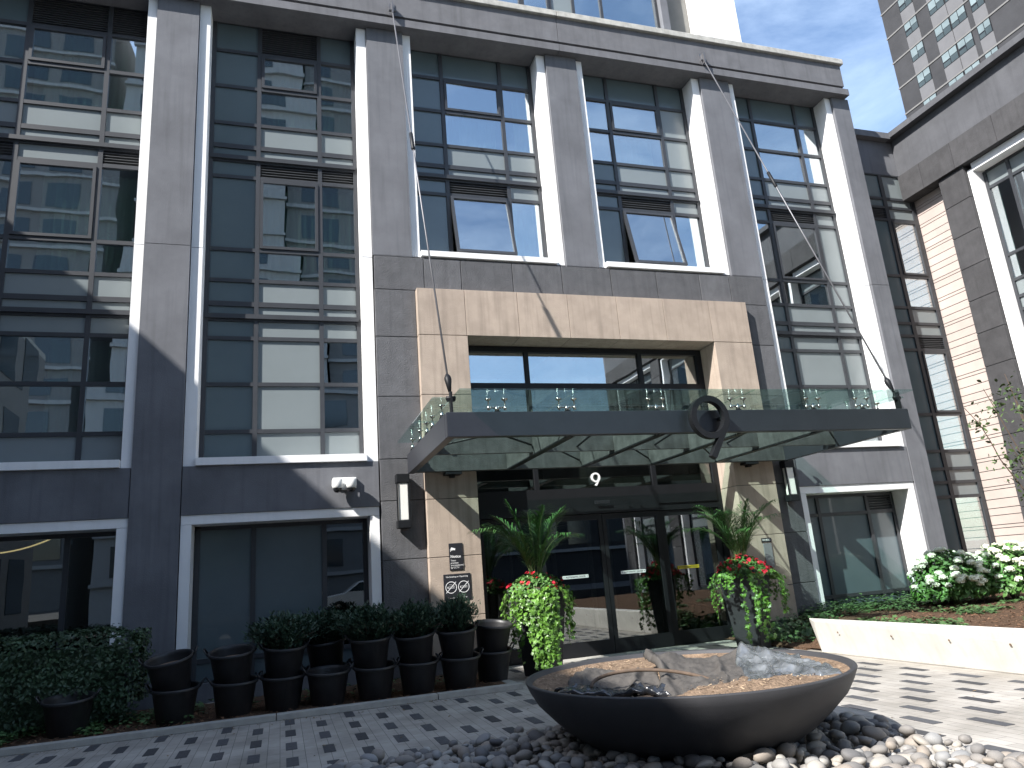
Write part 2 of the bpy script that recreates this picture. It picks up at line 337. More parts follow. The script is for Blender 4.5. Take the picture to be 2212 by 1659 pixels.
# cornice
cn = MB()
for (a, b) in ((-10, -2.0), (-1.99, 5.6), (5.61, 13.2)):
    cn.box(a, b, 11.99, 12.75, 12.165, 12.33)
    cn.box(a, b-(.1 if b > 13 else 0), 12.12, 12.75, 12.33, 12.40)
    cn.box(a, b-(.1 if b > 13 else 0), 12.0, 12.75, 12.40, 12.99)
cn.box(-9.9, 13.1, 12.05, 12.7, 12.2, 12.9)
cn.build('cornice', 'band', B)
MB().box(-10, 5.6, 11.93, 13.7, 13.0, 13.14).box(5.61, 13.16, 11.93, 13.7, 13.0, 13.14).build('parapet_cap', 'cap', B, bevel=.01)
MB().box(-9.5, 12.79, 12.25, 12.72, 12.20, 12.40).build('window_head', 'frame', B)
# rooms behind the glass
rm = MB()
for z in (3.05, 6.14, 9.23, 12.35): rm.box(-9.4, 12.9, 12.76, 16.4, z-.1, z+.1)
rm.box(-9.4, 12.9, 16.3, 16.4, 0, 12.5)
for x in (-9.0, -5.6, -1.85, 1.9, 5.68, 9.4, 12.85): rm.box(x-.12, x+.12, 12.76, 16.3, 3.15, 12.3)
rm.build('room', 'interior', B)
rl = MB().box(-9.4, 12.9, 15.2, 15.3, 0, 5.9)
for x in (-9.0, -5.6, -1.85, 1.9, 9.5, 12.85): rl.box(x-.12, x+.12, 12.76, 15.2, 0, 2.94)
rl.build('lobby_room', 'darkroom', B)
for x in (3.9, 4.35, 5.0, 5.25, 6.05, 6.5, 7.1, 7.6, 7.95): MB().box(x, x+rnd.uniform(.04, .12), 14.2, 14.26, .1, 2.9).build('reflection_strip', 'interior', B)  # pale strips added to imitate vertical streak reflections in the door glass
MB().box(3.3, 8.2, 12.9, 15.1, .001, .01).build('lobby_floor', 'kerb', B)

ZS = [12.2, 11.55, 10.77, 9.98, 9.50, 9.23, 8.87, 7.43, 6.84, 6.40, 6.14, 5.77, 4.95, 4.135, 3.655]
def bar_h(z): return {9.50: .045, 9.23: .06, 6.40: .045, 6.14: .06, 12.2: .04}.get(z, .034)
def jit(m):
    c = sum((Vector(v) for v in m.v), Vector())/len(m.v)
    m.xform(Matrix.Translation(c) @ Matrix.Rotation(R_(rnd.gauss(0, .35)), 4, 'X') @ Matrix.Rotation(R_(rnd.gauss(0, .35)), 4, 'Z') @ Matrix.Translation(-c))
def bay(xs, rows, Y, ZS, parent, x_in=None, axis='Y', mw=.038, label=None, clear='glass'):
    """xs: bar centres; rows: strings per row. Frame mesh is the part, cells its sub-parts. axis X: plane facing -X, xs are Y values."""
    def mb_box(m, a0, a1, d0, d1, z0, z1):
        if axis == 'Y': m.box(a0, a1, Y+d0, Y+d1, z0, z1)
        else: m.box(Y+d0, Y+d1, a0, a1, z0, z1)
    fr = MB()
    n = len(rows)
    for x in xs: mb_box(fr, x-mw, x+mw, 0, .11, ZS[n], ZS[0])
    for z in ZS[:n+1]:
        h = bar_h(z); d = -.045 if h > .05 else -.004
        mb_box(fr, min(xs)+mw+.001, max(xs)-mw-.001, .003, .10, z-h, z+h)
        if h > .05: mb_box(fr, min(xs), max(xs), -.045, -.001, z-h*.35, z+h)
    f = fr.build('window', 'frame', parent)
    for r, row in enumerate(rows):
        z1 = ZS[r]-bar_h(ZS[r]); z0 = ZS[r+1]+bar_h(ZS[r+1])
        for c, ch in enumerate(row):
            a0, a1 = xs[c]+mw, xs[c+1]-mw
            if a0 > a1: a0, a1 = a1+2*mw-2*mw, a0
            if xs[c] > xs[c+1]: a0, a1 = xs[c+1]+mw, xs[c]-mw
            if ch in 'Ss':  # lowercase cells take the copy with shade in its colour
                m = MB(); mb_box(m, a0, a1, .035, .06, z0, z1); m.build('spandrel_panel', 'spandrel' if ch == 'S' else 'spandrel_shaded', f)
            elif ch == 'L':
                m = MB(); mb_box(m, a0, a1, .08, .10, z0, z1); k = max(4, int((z1-z0)/.045))
                for i in range(k):
                    zc = z0+(i+.5)*(z1-z0)/k; hh = (z1-z0)/k*.30
                    if axis == 'Y': m.v += [(a0, Y+.015, zc-hh), (a1, Y+.015, zc-hh), (a1, Y+.075, zc+hh), (a0, Y+.075, zc+hh), (a0, Y+.015, zc-hh-.008), (a1, Y+.015, zc-hh-.008), (a1, Y+.075, zc+hh-.008), (a0, Y+.075, zc+hh-.008)]
                    else: m.v += [(Y+.015, a1, zc-hh), (Y+.015, a0, zc-hh), (Y+.075, a0, zc+hh), (Y+.075, a1, zc+hh), (Y+.015, a1, zc-hh-.008), (Y+.015, a0, zc-hh-.008), (Y+.075, a0, zc+hh-.008), (Y+.075, a1, zc+hh-.008)]
                    q = len(m.v)-8; m.f += [tuple(q+j for j in t) for t in ((0, 1, 2, 3), (7, 6, 5, 4), (0, 4, 5, 1), (2, 6, 7, 3))]
                m.build('louvre', 'louvre', f)
            elif ch in 'OT':
                fm = MB(); w = .055
                for (p, q, s, t) in ((a0+.004, a0+w, z0+.004, z1-.004), (a1-w, a1-.004, z0+.004, z1-.004), (a0+w, a1-w, z0+.004, z0+w), (a0+w, a1-w, z1-w, z1-.004)):
                    if axis == 'Y': fm.box(p, q, Y-.02, Y+.055, s, t)
                    else: fm.box(Y-.02, Y+.055, p, q, s, t)
                pm = MB()
                if axis == 'Y': pm.box(a0+w, a1-w, Y+.01, Y+.022, z0+w, z1-w)
                else: pm.box(Y+.01, Y+.022, a0+w, a1-w, z0+w, z1-w)
                jit(pm)
                if ch == 'T':
                    piv = Vector((0, Y, z1)); X = Matrix.Translation(piv) @ Matrix.Rotation(R_(-13), 4, 'X') @ Matrix.Translation(-piv)
                    fm.xform(X); pm.xform(X)
                fm.build('sash', 'frame', f); pm.build('pane', clear, f)
            elif ch == 'G':
                m = MB(); mb_box(m, a0, a1, .035, .047, z0, z1); jit(m); m.build('pane', clear, f)
            elif ch == 'F':
                m = MB(); mb_box(m, a0, a1, .035, .047, z0, z1); m.build('pane', 'frosted', f)
    return f
def curtain(x0, x1, z0, z1, y, parent=B, amp=.03, m='curtain'):
    n = max(10, int((x1-x0)/.02)); mb = MB(); ph = rnd.random()*9
    for i in range(n+1):
        x = x0+(x1-x0)*i/n; yy = y+amp*math.sin(x*46+ph+1.5*math.sin(x*9+ph))+amp*.6*math.sin(x*21+ph)
        mb.v += [(x, yy, z0), (x, yy, z1)]
    mb.f = [(2*i, 2*i+2, 2*i+3, 2*i+1) for i in range(n)]
    return mb.build('curtain', m, parent, smooth=True)
bay([-5.02, -4.28, -3.01, -2.37], ['sLL', 'GOG', 'GGG', 'SSS', 'SSS', 'LSL', 'GOG', 'GGG', 'SSS', 'SSS', 'SSS', 'GGG', 'GGG', 'SSS'], YG, ZS, B)
bay([-1.24, -.425, .675, 1.33], ['sLs', 'sOG', 'sGG', 'sSS', 'sSS', 'sLL', 'sOG', 'sGG', 'sSS', 'sSS', 'sSS', 'sSG', 'sSG', 'sSS'], YG, ZS, B)
bay([2.48, 3.14, 4.42, 5.10], ['sss', 'sOG', 'sGG', 'sSS', 'sSS', 'sLS', 'sTG'], YG, ZS, B)
bay([6.23, 6.92, 8.19, 8.87], ['sss', 'GOS', 'GGS', 'sSS', 'sSS', 'sLS', 'sTG'], YG, ZS, B)
bay([10.06, 10.72, 12.0, 12.58], ['sss', 'sGG', 'sGG', 'sSS', 'sSS', 'sLS', 'GOS', 'GGS', 'sSS', 'sSS', 'sSS', 'sSS', 'sSS', 'SSS'], YG, ZS, B)
bay([-8.45, -7.7, -6.8, -6.15], ['sLs', 'GOG', 'GGG'], 12.14, ZS, B)
# ground floor windows
bay([-5.02, -4.3, -3.08, -2.37], ['GGG', 'FFF'], YG+.08, [2.58, .60, .28], B, clear='glassd')
bay([-1.26, -.42, .69, 1.36], ['FFG', 'FFF'], YG+.08, [2.58, .58, .25], B, clear='glassd')
bay([10.06, 10.64, 11.9, 12.58], ['FFL', 'FFF', 'FFF'], YG+.05, [2.58, 2.2, .57, .28], B)
for a in (('room_skirting', -5.1, -2.3), ('room_skirting', -1.3, 1.4), ('room_skirting', 10.0, 12.65)):
    MB().box(a[1], a[2], 12.5, 12.72, 0, .27).build('window_base', 'stucco', B)
for (x0, x1, z0, z1) in ((-5.0, -4.4, 9.95, 11.6), (-4.2, -2.45, 9.95, 11.6), (-.38, .64, 9.95, 11.6), (.75, 1.3, 9.95, 11.6), (4.72, 5.1, 9.95, 11.9), (3.2, 4.3, 9.95, 10.9), (-3.9, -2.4, 6.85, 8.8), (-.38, .62, 6.85, 8.85),
                         (.74, 1.3, 6.85, 8.85), (-3.6, -2.5, 4.15, 5.75), (12.1, 12.5, 9.95, 11.5), (7.0, 8.0, 9.95, 10.8), (4.5, 5.0, 7.5, 8.8)):
    curtain(x0, x1, z0, z1, 12.86)
# link to the wing
LZ = [10.66, 9.97, 9.72, 9.38, 7.85, 7.02, 6.61, 6.29, 5.94, 4.36, 3.49, 3.08, 2.77, 2.44, .5]
MB().box(13.25, 15.5, 12.87, 13.2, 10.66, 11.62).build('link_wall', 'stucco', B)
MB().box(13.2, 15.0, 12.70, 13.4, 11.63, 11.8).build('link_cap', 'band', B)
bay([13.6, 14.55, 15.43], ['sS', 'sS', 'LS', 'sO', 'sG', 'sS', 'sS', 'sL', 'sO', 'sG', 'sS', 'sS', 'sS', 'sG'], 12.87, LZ, B, mw=.055)
MB().box(13.2, 15.5, 12.8, 13.05, 0, .5).build('window_base', 'stucco', B)
MB().box(13.3, 15.49, 13.9, 14.0, 0, 11.6).build('link_room', 'interior', B)
for z in (2.77, 6.29, 9.5): MB().box(13.3, 15.4, 13.05, 13.85, z-.1, z+.1).build('link_floor', 'interior', B)
# upper set-back storeys
MB().box(-10, 10.0, 14.05, 14.3, 13.1, 13.5).box(-10, 4.9, 13.95, 14.3, 13.5, 19).build('upper_wall', 'stucco', B)
bay([5.0, 5.62, 6.42, 7.06, 7.86, 9.5], ['GSSGG'[0:5].replace('SS', 'OS'), ], 14.0, [17.5, 13.45], B)
MB().box(-10, 10.6, 14.3, 14.4, 13.1, 19).build('upper_room', 'interior', B)
MB().box(9.54, 9.75, 13.85, 14.3, 13.14, 19).build('upper_pilaster', 'stucco', B)
MB().box(10.6, 12.0, 13.95, 15.3, 13.14, 22).build('white_pier', 'white', B)
MB().box(9.75, 10.59, 14.2, 14.5, 13.14, 22).build('upper_wall', 'interior', B)
MB().box(-10, 12.0, 15.31, 25, 13.1, 22).build('upper_block', 'stucco', B)
MB().box(-10, 13.1, 12.73, 26, 12.45, 12.98).build('roof_slab', 'stucco', B)
MB().box(-9.7, -9.41, 12.4, 26, 0, 12.4).box(13.3, 13.35, 14.1, 26, 0, 11.6).box(-9.4, 13.25, 25.8, 26, 0, 12.4).build('back_wall', 'stucco', B)

# ------------------------------------------------------------------ entrance doors
YD = 12.55
tr = MB()
for (x0, x1, z0, z1, y0, y1) in ((3.2, 3.32, 0, 5.70, YD, YD+.12), (8.19, 8.31, 0, 5.70, YD, YD+.12), (3.32, 8.19, 5.60, 5.70, YD, YD+.12), (3.32, 8.19, 4.87, 4.98, YD, YD+.12),
    (4.43, 4.51, 2.95, 5.6, YD+.005, YD+.11), (6.84, 6.93, 2.95, 5.6, YD+.005, YD+.11), (3.32, 8.19, 2.60, 2.95, YD-.02, YD+.12), (3.32, 6.86, 2.47, 2.60, YD-.08, YD+.12), (6.87, 8.19, 2.47, 2.60, YD, YD+.1)):
    tr.box(x0, x1, y0, y1, z0, z1)
tr.build('entrance_frame', 'blackm', B)
for (x0, x1, z0, z1) in ((3.32, 4.43, 4.98, 5.6), (4.51, 6.84, 4.98, 5.6), (6.93, 8.19, 4.98, 5.6), (3.32, 4.43, 2.95, 4.87), (4.51, 6.84, 2.95, 4.87), (6.93, 8.19, 2.95, 4.87)):
    MB().box(x0, x1, YD+.05, YD+.062, z0, z1).build('transom_pane', 'glass' if z0 > 4.9 else 'glassd', B)
MB().box(5.53, 5.82, YD-.13, YD-.085, 2.64, 2.70).build('door_sensor', 'signb', B)
def door(x0, x1, y, st=.075, kick=.26):
    d = MB(); d.box(x0, x0+st, y, y+.05, .02, 2.46).box(x1-st, x1, y, y+.05, .02, 2.46).box(x0+st, x1-st, y, y+.05, .02, kick).box(x0+st, x1-st, y, y+.05, 2.36, 2.46)
    o = d.build('door', 'blackm', B)
    MB().box(x0+st, x1-st, y+.02, y+.032, kick, 2.36).build('pane', 'glassd', o); return o
door(3.325, 4.50, YD+.03)
d1 = door(4.42, 5.66, YD-.04); d2 = door(5.67, 6.84, YD-.04)
d3 = door(6.88, 8.18, YD+.03, .12)
def decal(x, z, w, parent, m='signw', y=YD-.03, txt='AUTOMATIC DOOR', tm='signb'):
    o = MB().box(x-w/2, x+w/2, y+.005, y+.009, z-.028, z+.028).build('door_decal', m, parent)
    text_mesh('lettering', txt, .043, tm, o, (x, y+.003, z-.001), ext=.001)
    for s in (-1, 1): MB().tri((x+s*(w/2-.018), y+.0035, z+.014), (x+s*(w/2-.018), y+.0035, z-.014), (x+s*(w/2-.036), y+.0035, z)).build('arrow', tm, o)
decal(5.04, 1.37, .50, d1); decal(6.19, 1.38, .50, d2)
decal(7.38, 1.385, .46, d3, 'signy', YD+.03, 'IN EMERGENCY PUSH')
MB().box(3.33, 8.18, 12.1, 12.5, .002, .012).build('threshold', 'kerb', B)
# white number on the transom glass
def nine(name, x, z, R, t, y0, y1, m, parent, leg=1.0):
    mb = MB(); n = 40
    ring = [(x+(R+s*t/2)*math.cos(2*math.pi*i/n), z+(R*1.02+s*t/2)*math.sin(2*math.pi*i/n)) for s in (-1, 1) for i in range(n)]
    for y in (y0, y1): mb.v += [(a, y, b) for a, b in ring]
    for i in range(n):
        j = (i+1) % n
        mb.f += [(i, j, n+j, n+i), (2*n+i, 3*n+i, 3*n+j, 2*n+j), (n+i, n+j, 3*n+j, 3*n+i), (i, 2*n+i, 2*n+j, j)]
    a = Vector((x+R+t*.1, z-R*.25)); b = Vector((x-R*.12, z-R*2.05*leg)); d = (b-a).normalized(); nn = Vector((-d.y, d.x))*t/2
    q = [a+nn, b+nn, b-nn, a-nn]; k = len(mb.v)
    for y in (y0+.0015, y1-.0015): mb.v += [(p.x, y, p.y) for p in q]
    mb.f += [(k, k+1, k+2, k+3), (k+7, k+6, k+5, k+4)]+[(k+i, k+4+i, k+4+(i+1) % 4, k+(i+1) % 4) for i in range(4)]
    return mb.build(name, m, parent)
nine('house_number', 5.66, 3.145, .075, .032, YD+.02, YD+.045, 'signw', B)

# ------------------------------------------------------------------ glass canopy
C = thing('glass_canopy', 'steel framed canopy of green glass panels projecting over the entrance doors', 'canopy', (5.75, 11.9, 3.25))
x0, x1, yf, yb, z0, z1 = 2.0, 9.47, 8.83, 11.93, 3.235, 3.56
MB().box(x0, x1, yf, yf+.11, z0, z1).build('front_beam', 'beam', C, bevel=.008)
MB().box(x0, x0+.11, yf+.112, yb, z0, z1).build('side_beam', 'beam', C, bevel=.006)
MB().box(x1-.11, x1, yf+.112, yb, z0, z1).build('side_beam', 'beam', C, bevel=.006)
MB().box(x0+.112, x1-.112, yb-.13, yb, z0+.01, z1-.01).build('rear_beam', 'beam_in', C)
jx = [3.73, 5.1, 6.46, 7.81]
for x in jx: MB().box(x-.045, x+.045, yf+.112, yb-.132, z0+.02, z1-.02).build('rafter', 'beam_in', C); MB().box(x-.055, x+.055, yf+.113, yb-.133, z0-.002, z0+.019).build('rafter_flange', 'blackm', C)
ex = [x0+.11]+jx+[x1-.11]
for i in range(5):
    a = ex[i]+(.046 if i else .002); b = ex[i+1]-(.046 if i < 4 else .002)
    MB().box(a, b, 10.4, 10.47, z0+.05, z1-.03).build('purlin', 'beam_in', C)
    m = MB(); m.tube([(a, 8.97, z1-.05), (b-.03, 10.38, z0+.16)], .016).tube([(b, 8.97, z1-.05), (a+.03, 10.38, z0+.16)], .016) if i in (0, 4) else m.tube([((a+b)/2, 8.96, z1-.04), ((a+b)/2, 10.39, z0+.12)], .017).tube([(a, 10.5, z1-.05), (b-.03, 11.78, z0+.12)], .015)
    m.build('brace_rod', 'blackm', C)
# glass: panels split at the joints, outer corner notched round the lugs
gx = [1.86, 2.12, 2.73, 3.73, 5.1, 6.46, 7.81, 8.75, 9.34, 9.6]
zg = 3.775
for i in range(1, 8):
    for (ya, yb2) in ((8.53, 10.42), (10.43, 12.0)):
        MB().box(gx[i]+(.004 if i > 1 else 0), gx[i+1]-.004, ya, yb2, zg, zg+.018).build('glass_panel', 'glassc', C)
for xa, xb in ((1.86, 2.116), (9.344, 9.6)):
    MB().box(xa, xb, 8.98, 10.42, zg, zg+.018).build('glass_panel', 'glassc', C)
    MB().box(xa, xb, 10.43, 12.0, zg, zg+.018).build('glass_panel', 'glassc', C)
# spider fittings
def spider(x, y, w=.115, one=False):
    m = MB(); m.box(x-.035, x+.035, y-.03, y+.03, z1-.02, z1+.045)
    o = m.build('fitting_base', 'blackm', C)
    s = MB(); s.lathe([(0, 0), (.03, 0), (.03, .05), (.018, .06), (.018, .085), (0, .085)], x, y, 12, z1+.045)
    for dx, dy in (((-w, 0), (w, 0)) if not one else ((0, 0),)):
        s.tube([(x, y, z1+.095), (x+dx, y+dy, z1+.10)], [.018, .012], 8)
        s.lathe([(0, 0), (.012, 0), (.022, .012), (.022, .045), (.009, .055), (.009, .13), (0, .13)], x+dx, y+dy, 12, z1+.06)
        s.lathe([(0, 0), (.012, 0), (.045, .022), (.045, .030), (0, .030)], x+dx, y+dy, 14, z1+.185)
    s.build('spider_fitting', 'steel', C, smooth=True)
for x in (2.73, 3.73, 5.1, 6.46, 7.81, 8.75):
    for y in (9.0, 10.43, 11.8): spider(x, y)
for x in (2.06, 9.4):
    for y in (9.35, 10.0, 10.43, 11.0, 11.7): spider(x, y, .06, True)
# lugs
for x in (2.09, 9.38):
    m = MB(); m.box(x-.012, x+.012, 8.86, 8.96, z1, z1+.28).box(x-.05, x+.05, 8.885, 8.935, z1+.16, z1+.20)
    m.build('lug', 'blackm', C)
nb = nine('number', 5.735, 3.42, .262, .082, 8.64, 8.74, 'blackm', C, 1.06)
MB().box(5.96, 6.02, 8.735, 8.83, 3.40, 3.44).build('number_bracket', 'blackm', C)
# hanger rods
for i, (xt, xb) in enumerate(((2.06, 2.09), (9.12, 9.38))):
    lab = ('left of the two steel hanger rods, down to the canopy corner nearer the paired cameras', 'right of the two steel hanger rods, crossing the right window bay down to the canopy')[i]
    a = Vector((xt, 11.93, 12.48)); b = Vector((xb, 8.91, 3.76)); T_ = thing('hanger_rod', lab, 'rod', a, 'hanger rods holding the canopy')
    MB().tube([a, b], .014, 8).build('rod', 'galv', T_, smooth=True)
    mid = a.lerp(b, .44); d = (b-a).normalized()
    MB().tube([mid-d*.22, mid-d*.2, mid+d*.2, mid+d*.22], [.02, .034, .034, .02], 10).build('turnbuckle', 'blackm', T_, smooth=True)
    MB().tube([b-d*.38, b-d*.33, b-d*.3, b-d*.1], [.02, .045, .05, .02], 10).tube([b+d*.0-Vector((.06, 0, 0)), b+Vector((.06, 0, 0))], .03, 8).build('clevis', 'blackm', T_, smooth=True)
    q = MB().box(xt-.015, xt+.015, 11.87, 12.0, 12.36, 12.62).box(xt-.06, xt+.06, 11.985, 12.0, 12.38, 12.66); q.tube([a-Vector((.07, 0, .03)), a+Vector((.07, 0, -.03))], .028, 8); q.build('anchor_bracket', 'galv', T_)

# ------------------------------------------------------------------ right wing
G = thing('courtyard_wing', 'dark stone wing at right with a strip of buff siding and white framed windows', 'building', (15.5, 11, 0))
sd = MB(); z = .3
pat = [.14, .07, .21, .16, .2, .09, .23, .14, .25]; k = 0
while z < 9.95:
    h = (.21, .075, .17, .19, .22, .08, .25, .17, .075, .21, .16, .20)[k % 12]; z2 = min(z+h, 9.96); sd.box(15.5, 15.56, 11.86, 12.868, z+.008, z2-.008); z = z2; k += 1
sd.build('siding', 'siding', G); MB().box(15.515, 15.7, 11.86, 12.95, 0, 9.97).build('siding_joint', 'frame', G)
qn = [MB() for _ in range(5)]; zq = 9.93
while zq > 0:
    a = max(0, zq-.787)
    for q_, (ya, yb3) in zip(qn, ((11.18, 11.86), (6.9, 7.6), (2.6, 3.3), (-1.7, -1.0), (-6, -5.3))): q_.box(15.2, 15.8, ya, yb3, a+.006, zq-.006)
    zq = a
for q_ in qn: q_.build('quoin', 'quoinspeck', G, bevel=.006)
MB().box(15.215, 15.79, 11.19, 11.85, 0, 9.92).build('quoin_joint', 'frame', G)
bd = MB(); ys = [12.86, 12.2, 11.3, 10.2, 9.1, 8, 6.9, 5.8, 4.7, 3.6, 2.5, 1.4, .3, -.8, -1.9, -3, -4.1, -6]
for a, b in zip(ys[1:], ys[:-1]): bd.box(15.12, 15.8, a+.005, b-.005, 9.94, 10.62)
bd.build('stone_band', 'quoinspeck', G)
MB().box(15.17, 15.8, -6, 12.86, 10.625, 11.655).build('parapet', 'wingst', G)
MB().box(14.98, 15.8, -6.1, 12.86, 11.66, 11.81).box(15.0, 15.8, 12.861, 13.4, 11.64, 11.81).build('parapet_cap', 'wingst', G)
WZ = [9.72, 9.30, 7.6, 7.0, 6.6, 6.3, 5.94, 4.36, 3.5, 3.1, 2.7, .5]
for (y1_, y0_) in ((11.17, 7.62), (6.88, 3.32), (2.58, -.98), (-1.72, -5.28)):
    s = MB(); s.box(15.3, 15.75, y1_-.12, y1_, 0, 9.8).box(15.3, 15.75, y0_, y0_+.12, 0, 9.8).box(15.3, 15.75, y0_+.121, y1_-.121, 9.74, 9.93)
    s.build('window_surround', 'white', G)
    bay([y1_-.15, y1_-.72, (y1_+y0_)/2-.3, y0_+.15], ['SSS', 'GGG', 'GGG', 'SSS', 'SSS', 'SLS', 'GGG', 'GGG', 'SSS', 'SSS', 'GGG'], 15.6, WZ, G, axis='X')
MB().box(17.5, 17.6, -6, 12.8, 0, 11.6).box(15.8, 17.5, -6, 12.8, 6.2, 6.4).box(15.8, 17.5, -6, 12.8, 9.8, 11.6).build('room', 'interior', G)
MB().box(15.2, 17.6, -6.2, -6.02, 0, 11.6).box(15.81, 30, 12.9, 13.1, 0, 11.6).build('end_wall', 'stucco', G)
lm = MB().lathe([(0, 0), (.16, 0), (.2, .03), (.2, .08), (0, .08)], 16.3, 9.0, 20, 9.2).build('ceiling_lamp', 'lampw', G)

# ------------------------------------------------------------------ left wing (out of frame; it throws the big shade over the court)
LW = thing('left_wing', 'grey wing closing the courtyard on the left beyond the frame', 'building', (-9.8, 5, 0))
zt = 1.42+.96*(9.72+2.289)
MB().box(-14, -9.72, -9, 2.6, 0, zt-.85).box(-14, -9.72, 2.601, 12.1, 0, zt-.3).build('wall', 'wing', LW); MB().box(-14.1, -9.72, 2.6, 11.9, zt-.29, zt).box(-14.1, -9.72, -9.1, 2.59, zt-.84, zt-.55).build('parapet_cap', 'cap', LW)  # unseen near end is shaped lower to let sun onto bowl and paving
wn = MB()
for j in range(4):
    for i in range(8): wn.box(-9.715, -9.69, -8+i*2.5, -6.3+i*2.5, .9+3.1*j, 2.9+3.1*j)
wn.build('window', 'towerd', LW)

# ------------------------------------------------------------------ far brick tower
K = 1.5714
FT = thing('brick_tower', 'tall dark brick apartment tower behind the right wing with pale floor bands', 'tower', (55, 44.4, 0))
TX, TY = 55., 44.4
MB().box(TX, TX+25, 5, TY, 0, 75).build('wall', 'brick', FT)
FH = 2.735
zb = 39.8
cols = [(27.0, 26.1), (25.3, 24.32), (24.28, 23.35), (23.05, 22.3), (20.2, 19.3), (17.5, 16.5), (16.4, 15.4), (15.1, 14.3)]
bm, pm, wf = MB(), MB(), MB()
for f in range(-14, 13):
    z = zb+FH*f
    if z < 3: continue
    bm.box(TX-.06, TX, 5, TY+.05, z-.07, z+.07)
    for (a, b) in cols:
        a *= K; b *= K
        if 26 < z < 62: MB().box(TX-.05, TX, b, a, z-FH+.08, z-1.45).build('spandrel_panel', 'panel', FT)
        if 26 < z < 62:
            w = MB().box(TX-.045, TX-.0, b, a, z-1.44, z-.1); wo_ = w.build('window', 'blackm', FT)
            mid = (a+b)/2
            if z > 26:
                MB().box(TX-.06, TX-.046, b+.06, mid-.03, z-.75, z-.16).box(TX-.06, TX-.046, mid+.03, a-.06, z-.75-.2*rnd.random(), z-.16).build('blind', 'blind', wo_)
                MB().box(TX-.06, TX-.046, b+.06, mid-.03, z-1.38, z-.8).box(TX-.06, TX-.046, mid+.03, a-.06, z-1.38, z-.98).build('pane', 'tpane', wo_)
bm.build('floor_band', 'bandw', FT)

# ------------------------------------------------------------------ towers behind the camera, seen mirrored in the glass
def tower(name, label, x0, x1, y0, y1, h, wall, fl=3.0, ww=2.2, gap=.9, zw=1.9):
    t = thing(name, label, 'tower', ((x0+x1)/2, y1, 0)); MB().box(x0, x1, y0, y1, 0, h).build('wall', wall, t)
    w = MB(); z = 3.5
    while z+zw < h-1:
        x = x0+1
        while x+ww < x1-.5: w.box(x, x+ww, y1, y1+.04, z, z+zw); x += ww+gap
        z += fl
    w.build('window', 'towerd', t)
    w = MB(); z = 3.5-.45
    while z < h: w.box(x0-.1, x1+.1, y1, y1+.25, z-.12, z+.12); z += fl
    w.build('floor_band', 'towerw', t); return t
tower('white_banded_tower', 'pale banded tower across the street mirrored in the left windows', -11, 1.5, -45, -27, 62, 'towerw', 3, 2.0, 1.6)
tower('slate_tower', 'slate grey tower across the street mirrored in the second window bay', 1.7, 6.6, -46, -28, 60, 'tower', 3, 1.7, .7)
tower('dark_tower', 'dark grey tower across the street mirrored in the far left windows', -36, -13, -50, -30, 48, 'tower')
tower('street_block', 'low grey block across the street facing the courtyard', 3, 60, -50, -32, 9, 'brick', 3.2)

# ------------------------------------------------------------------ wall lamps, cameras, signs
def sconce(x, y, z0, z1, label, zf=12):
    t = thing('wall_lamp', label, 'wall lamp', (x, y, z0), 'tall wall lamps either side of the portal'); w = .10; y0 = y-.19
    MB().box(x-.05, x+.05, y-.03, y, z0+.1, z1-.1).box(x-w-.012, x+w+.012, y0, y-.03, z0, z0+.13).box(x-w-.012, x+w+.012, y0, y-.03, z1-.15, z1).build('housing', 'blackm', t, bevel=.01)
    MB().box(x-w+.02, x+w-.02, y0+.02, y-.05, z0+.13, z1-.15).build('diffuser', 'lampw', t, bevel=.01)
    b = MB()
    for sx in (-1, 1): b.box(x+sx*w-.012, x+sx*w+.012, y0+.002, y0+.03, z0+.13, z1-.15)
    b.build('bar', 'blackm', t)
sconce(1.92, 12.15, 2.36, 3.25, 'black and white wall lamp on the dark stone left of the portal')
sconce(9.56, 12.15, 2.46, 3.27, 'black and white wall lamp right of the portal under the canopy corner')
CT = thing('security_camera', 'white twin dome security camera fixed on the grey wall left of the portal', 'camera', (.98, 12.17, 3.1))
MB().box(.80, 1.18, 12.1, 12.168, 3.12, 3.24).box(.93, 1.03, 12.08, 12.165, 3.04, 3.2).build('mount', 'camw', CT, bevel=.01)
for x in (.865, 1.085):
    c = MB().lathe([(0, .16), (.06, .16), (.085, .13), (.088, .04), (.082, .03), (.082, .0), (0, 0)], x, 12.0, 20, 3.05).build('camera_body', 'camw', CT, smooth=True)
    MB().lathe([(.07, 0), (.065, -.03), (.045, -.058), (0, -.07)], x, 12.0, 20, 3.05).build('dome', 'camd', c, smooth=True)
SG = thing('notice_sign', 'black camera notice sign with white lettering on the left beige pier', 'sign', (2.75, 12.0, 1.85))
MB().box(2.635, 2.865, 11.985, 11.999, 1.64, 2.07).build('plate', 'signb', SG, bevel=.004)
text_mesh('lettering', 'Notice', .062, 'signw', SG, (2.655, 11.984, 1.855), align='LEFT', offset=.0008)
text_mesh('lettering', 'These\npremises\nare monitored\nby CCTV', .036, 'signw', SG, (2.655, 11.984, 1.735), align='LEFT', space=1.05)
q = MB(); pts = [(2.665, 1.985), (2.675, 2.005), (2.745, 1.985), (2.735, 1.955), (2.70, 1.962), (2.675, 1.95)]
q.poly([(a, 11.9835, b) for a, b in pts][::-1]); q.box(2.655, 2.663, 11.982, 11.984, 1.935, 1.98); q.build('camera_symbol', 'signw', SG)
NS = thing('no_smoking_sign', 'black sign with two white no smoking circles on the left beige pier', 'sign', (2.745, 12.0, 1.37))
MB().box(2.52, 2.97, 11.985, 11.999, 1.17, 1.58).build('plate', 'signb', NS, bevel=.004)
text_mesh('lettering', 'No Smoking or Vaporizing', .034, 'signw', NS, (2.745, 11.984, 1.535))
